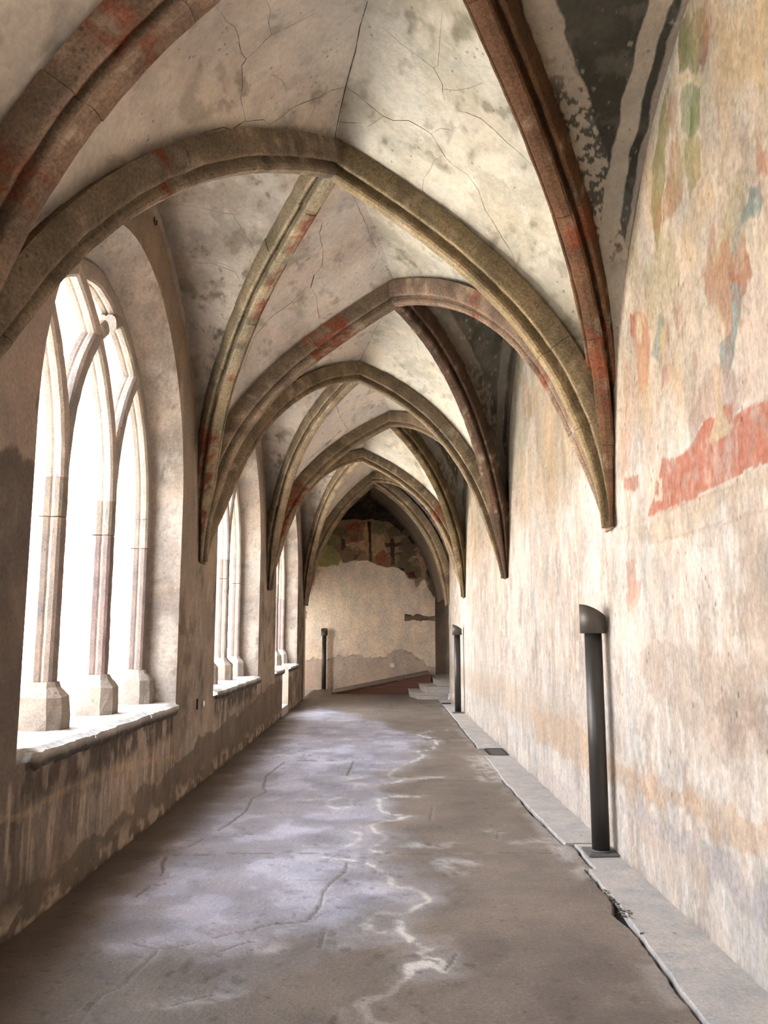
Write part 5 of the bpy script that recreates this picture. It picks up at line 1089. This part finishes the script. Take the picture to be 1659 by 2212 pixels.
# ---------------------------------------------------------------- lamp posts
def ring(r, z, n=40, cx=0, cy=0):
    return [(cx + r * math.cos(2 * math.pi * i / n), cy + r * math.sin(2 * math.pi * i / n), z) for i in range(n)]
def lathe(name, prof, mat, parent, n=40):
    V = []; Q = []
    for r, z in prof: V += ring(r, z, n)
    for i in range(len(prof) - 1):
        for c in range(n): Q.append((i * n + c, i * n + (c + 1) % n, (i + 1) * n + (c + 1) % n, (i + 1) * n + c))
    Q.append(tuple(range(n))[::-1]); Q.append(tuple(range((len(prof) - 1) * n, len(prof) * n)))
    o = mesh_obj(name, V, Q, M[mat], None, None, False)
    for p in o.data.polygons: p.use_smooth = len(p.vertices) == 4
    o.parent = parent
    return o
def lamp_post(loc, rz, label, plate=True, side=.11):
    root = bpy.data.objects.new('lamp_post', None); COL.objects.link(root); root.location = loc; root.rotation_euler.z = rz
    tag(root, label, 'lamp post', 'dark lamp posts standing along the walls')
    p = box_mesh(-side, side, -side, side, 0, .016, .003, 'base_plate', M['plate']); p.parent = root
    lathe('post', [(.0615, .014), (.0615, 1.53)], 'metal', root)
    lathe('collar', [(.070, .016), (.070, .024), (.064, .028)], 'plate', root)
    # head: wide tube cut obliquely, with a rolled convex cut, high side -X
    n = 48; ro, ri = .0925, .084
    V, Q = [], []
    def ztop(x): 
        t = (x / ro + 1) / 2
        return 1.722 - .012 * t - .082 * t ** 1.5
    for r, f in ((ro, lambda x: 1.513), (ro, ztop), (ri, lambda x: ztop(x) - .002), (ri, lambda x: 1.60)):
        for i in range(n):
            a = 2 * math.pi * i / n; x, y = r * math.cos(a), r * math.sin(a)
            V.append((x, y, f(x * ro / r)))
    for k in range(3):
        for c in range(n): Q.append((k * n + c, k * n + (c + 1) % n, (k + 1) * n + (c + 1) % n, (k + 1) * n + c))
    Q.append(tuple(range(n))[::-1]); Q.append(tuple(range(3 * n, 4 * n)))
    h_ = mesh_obj('lamp_head', V, Q, M['cap'], None, None, False); h_.parent = root
    for p_ in h_.data.polygons: p_.use_smooth = len(p_.vertices) == 4
    # slanting lid that closes the cut
    V = [(0, 0, ztop(0) - .004)]
    for i in range(n):
        a = 2 * math.pi * i / n; V.append((ri * math.cos(a), ri * math.sin(a), ztop(ri * math.cos(a)) - .003))
    lid = mesh_obj('lid', V, [(0, 1 + i, 1 + (i + 1) % n) for i in range(n)], M['cap'], None, None, True); lid.parent = h_
    return root
lamp_post((1.530, 6.02, .006), 0, 'tall near dark metal lamp post with slanted head beside the right wall')
lamp_post((1.503, 16.55, .008), 0, 'far dark lamp post with slanted head at the right wall, before the steps')
lamp_post((-1.62, 23.62, .002), math.radians(-90), 'dark lamp post standing against the cream end wall')

# ---------------------------------------------------------------- steps and ramp
st = empty('stone_steps', (1.4, 21, 0)); tag(st, 'three worn grey stone steps rising right at the end of the walk', 'steps')
def step(x_front, y_front, x_back, z0, z1, name):
    # top outline with clipped left corner, slight nosing
    def outl(off):
        return [(x_front - off * .7, y_front - off), (2.33, y_front - off), (2.33, 23.72), (x_back - off, 23.72), (x_back - off, y_front + .9 - off)]
    rings = []
    for z, off in ((z0, -.012), (z1 - .05, -.012), (z1 - .04, .0), (z1 - .008, .004), (z1, -.004)):
        rings.append([(x, y, z) for x, y in outl(off)])
    return loft_rings(rings, name, 'step', st, None, rough=.006, sub=6)
step(.88, 20.0 + .12, .70, .0, .14, 'step')
step(1.09, 20.34, .98, .14, .28, 'step')
step(1.40, 20.66, 1.34, .28, .42, 'step')
rp = empty('wooden_ramp', (0, 22.5, 0)); tag(rp, 'long red-brown wooden access ramp against the end wall', 'ramp')
def prism(poly_xz, y0, y1, name, mat, parent):
    n = len(poly_xz); V = [(x, y0, z) for x, z in poly_xz] + [(x, y1, z) for x, z in poly_xz]
    Q = [(i, (i + 1) % n, n + (i + 1) % n, n + i) for i in range(n)] + [tuple(range(n))[::-1], tuple(range(n, 2 * n))]
    return mesh_obj(name, V, Q, M[mat], parent, None, False)
# side boards of the ramp, one above the other, cut to the slope
slope = lambda x: max(0.0, (x + 1.27) * .50 / 2.5)
for z0, z1 in ((0.002, .165), (.17, .335), (.34, .50)):
    xs0 = -1.27 + z0 * 5.0; xs1 = -1.27 + z1 * 5.0
    prism([(xs0 + .05, z0), (1.31, z0), (1.31, min(z1, .495)), (xs1, z1)], 22.10, 22.135, 'side_board', 'wood', rp)
nb = 9
for i in range(nb):
    x0 = -1.30 + i * 2.6 / nb; x1 = x0 + 2.6 / nb - .004
    z0, z1 = slope(x0) + .004, slope(x1) + .004
    prism([(x0, z0), (x1, z1), (x1, z1 + .028), (x0, z0 + .028)], 22.07, 23.74, 'deck_board', 'wood_top', rp)

# ---------------------------------------------------------------- small fittings
ob = box_mesh(.24, .37, YE - .045, YE - .008, .62, .74, .008, 'socket_box', M['white']); tag(ob, 'small white socket box low on the end wall', 'socket')
lathe_n = 24
se = bpy.data.objects.new('wall_sensor', None); COL.objects.link(se); se.location = (XL + .008, 8.83, .80); tag(se, 'small cream oval cover on the pier after the near window', 'sensor')
bm = bmesh.new(); bmesh.ops.create_uvsphere(bm, u_segments=20, v_segments=10, radius=1); bmesh.ops.scale(bm, vec=(.012, .045, .036), verts=bm.verts)
me = bpy.data.meshes.new('cover'); bm.to_mesh(me); bm.free(); me.materials.append(M['white']); oc = bpy.data.objects.new('cover', me); COL.objects.link(oc); oc.parent = se
for p in me.polygons: p.use_smooth = True
sl = box_mesh(XL - .01, XL + .012, 8.53, 8.56, .765, .87, .004, 'wall_clip', M['iron']); tag(sl, 'narrow dark iron clip beside the cream oval cover', 'clip')
def hook():
    V, Q = [], []; n = 12; pts = []
    for i in range(n + 1):
        a = math.radians(-30 + 230 * i / n); pts.append((XL + .03 + .0 * i, 6.28 + .035 * math.cos(a) * 1.0, 4.84 - .035 * math.sin(a)))
    pts = [(XL - .02, pts[0][1], pts[0][2])] + pts
    for p in pts:
        for j in range(6):
            a = 2 * math.pi * j / 6; V.append((p[0] + .005 * math.cos(a), p[1] + .005 * math.sin(a) * .6, p[2] + .005 * math.sin(a)))
    for i in range(len(pts) - 1):
        for j in range(6): Q.append((i * 6 + j, i * 6 + (j + 1) % 6, (i + 1) * 6 + (j + 1) % 6, (i + 1) * 6 + j))
    return tag(mesh_obj('wall_hook', V, Q, M['iron']), 'small black iron hook above the near window arch', 'hook')
hook()

# ---------------------------------------------------------------- courtyard
gr = box_mesh(-40, -2.72, -30, 20.3, -.4, .0, 0, 'ground', M['ground']); tag(gr, 'sunlit courtyard ground outside the windows', kind='structure')
ow = box_mesh(-16.5, -16, -30, 20.3, 0, 7, 0, 'wall_courtyard', M['exterior']); tag(ow, 'sunlit pale building across the courtyard', kind='structure')

# ---------------------------------------------------------------- vault cracks
def crack(points, w, mat, parent):
    P = [Vector(p) for p in points]
    # roughen
    rnd = random.Random(int(abs(points[0][0]) * 1000) + len(points))
    pts = [P[0]]
    for a, b_ in zip(P, P[1:]):
        ln = (b_ - a).length; k = max(1, int(ln / .05))
        for i in range(1, k + 1):
            q = a.lerp(b_, i / k)
            if i < k: q = q + Vector((rnd.uniform(-1, 1), rnd.uniform(-1, 1), rnd.uniform(-1, 1))) * .007
            pts.append(q)
    V, Q = [], []
    n = len(pts)
    for i, p in enumerate(pts):
        d = (pts[min(i + 1, n - 1)] - pts[max(i - 1, 0)]).normalized()
        s = d.cross(Vector((0, 0, 1)));
        if s.length < .1: s = d.cross(Vector((1, 0, 0)))
        s.normalize(); u = d.cross(s)
        r = w * (0.25 + .75 * math.sin(math.pi * min(1, max(0, (i + .5) / n))) ** .5) * rnd.uniform(.6, 1.2)
        for a in range(4):
            an = math.pi / 2 * a; V.append(tuple(p + s * r * math.cos(an) + u * r * math.sin(an)))
    for i in range(n - 1):
        for j in range(4): Q.append((i * 4 + j, i * 4 + (j + 1) % 4, (i + 1) * 4 + (j + 1) % 4, (i + 1) * 4 + j))
    return V, Q
def build_cracks():
    for key, mat in (('D', 'crack'), ('S', 'crack_soft')):
        V, Q = [], []
        for kind, w, pts in VCRACKS:
            if kind != key: continue
            v, q = crack(pts, w, mat, ceiling); b0 = len(V)
            V += v; Q += [tuple(i + b0 for i in f) for f in q]
        if V:
            o = mesh_obj('crack', V, Q, M[mat], ceiling, None, False); o['kind'] = 'stuff'
if VCRACKS: build_cracks()
print('verts', sum(len(o.data.vertices) for o in bpy.data.objects if o.type == 'MESH'))
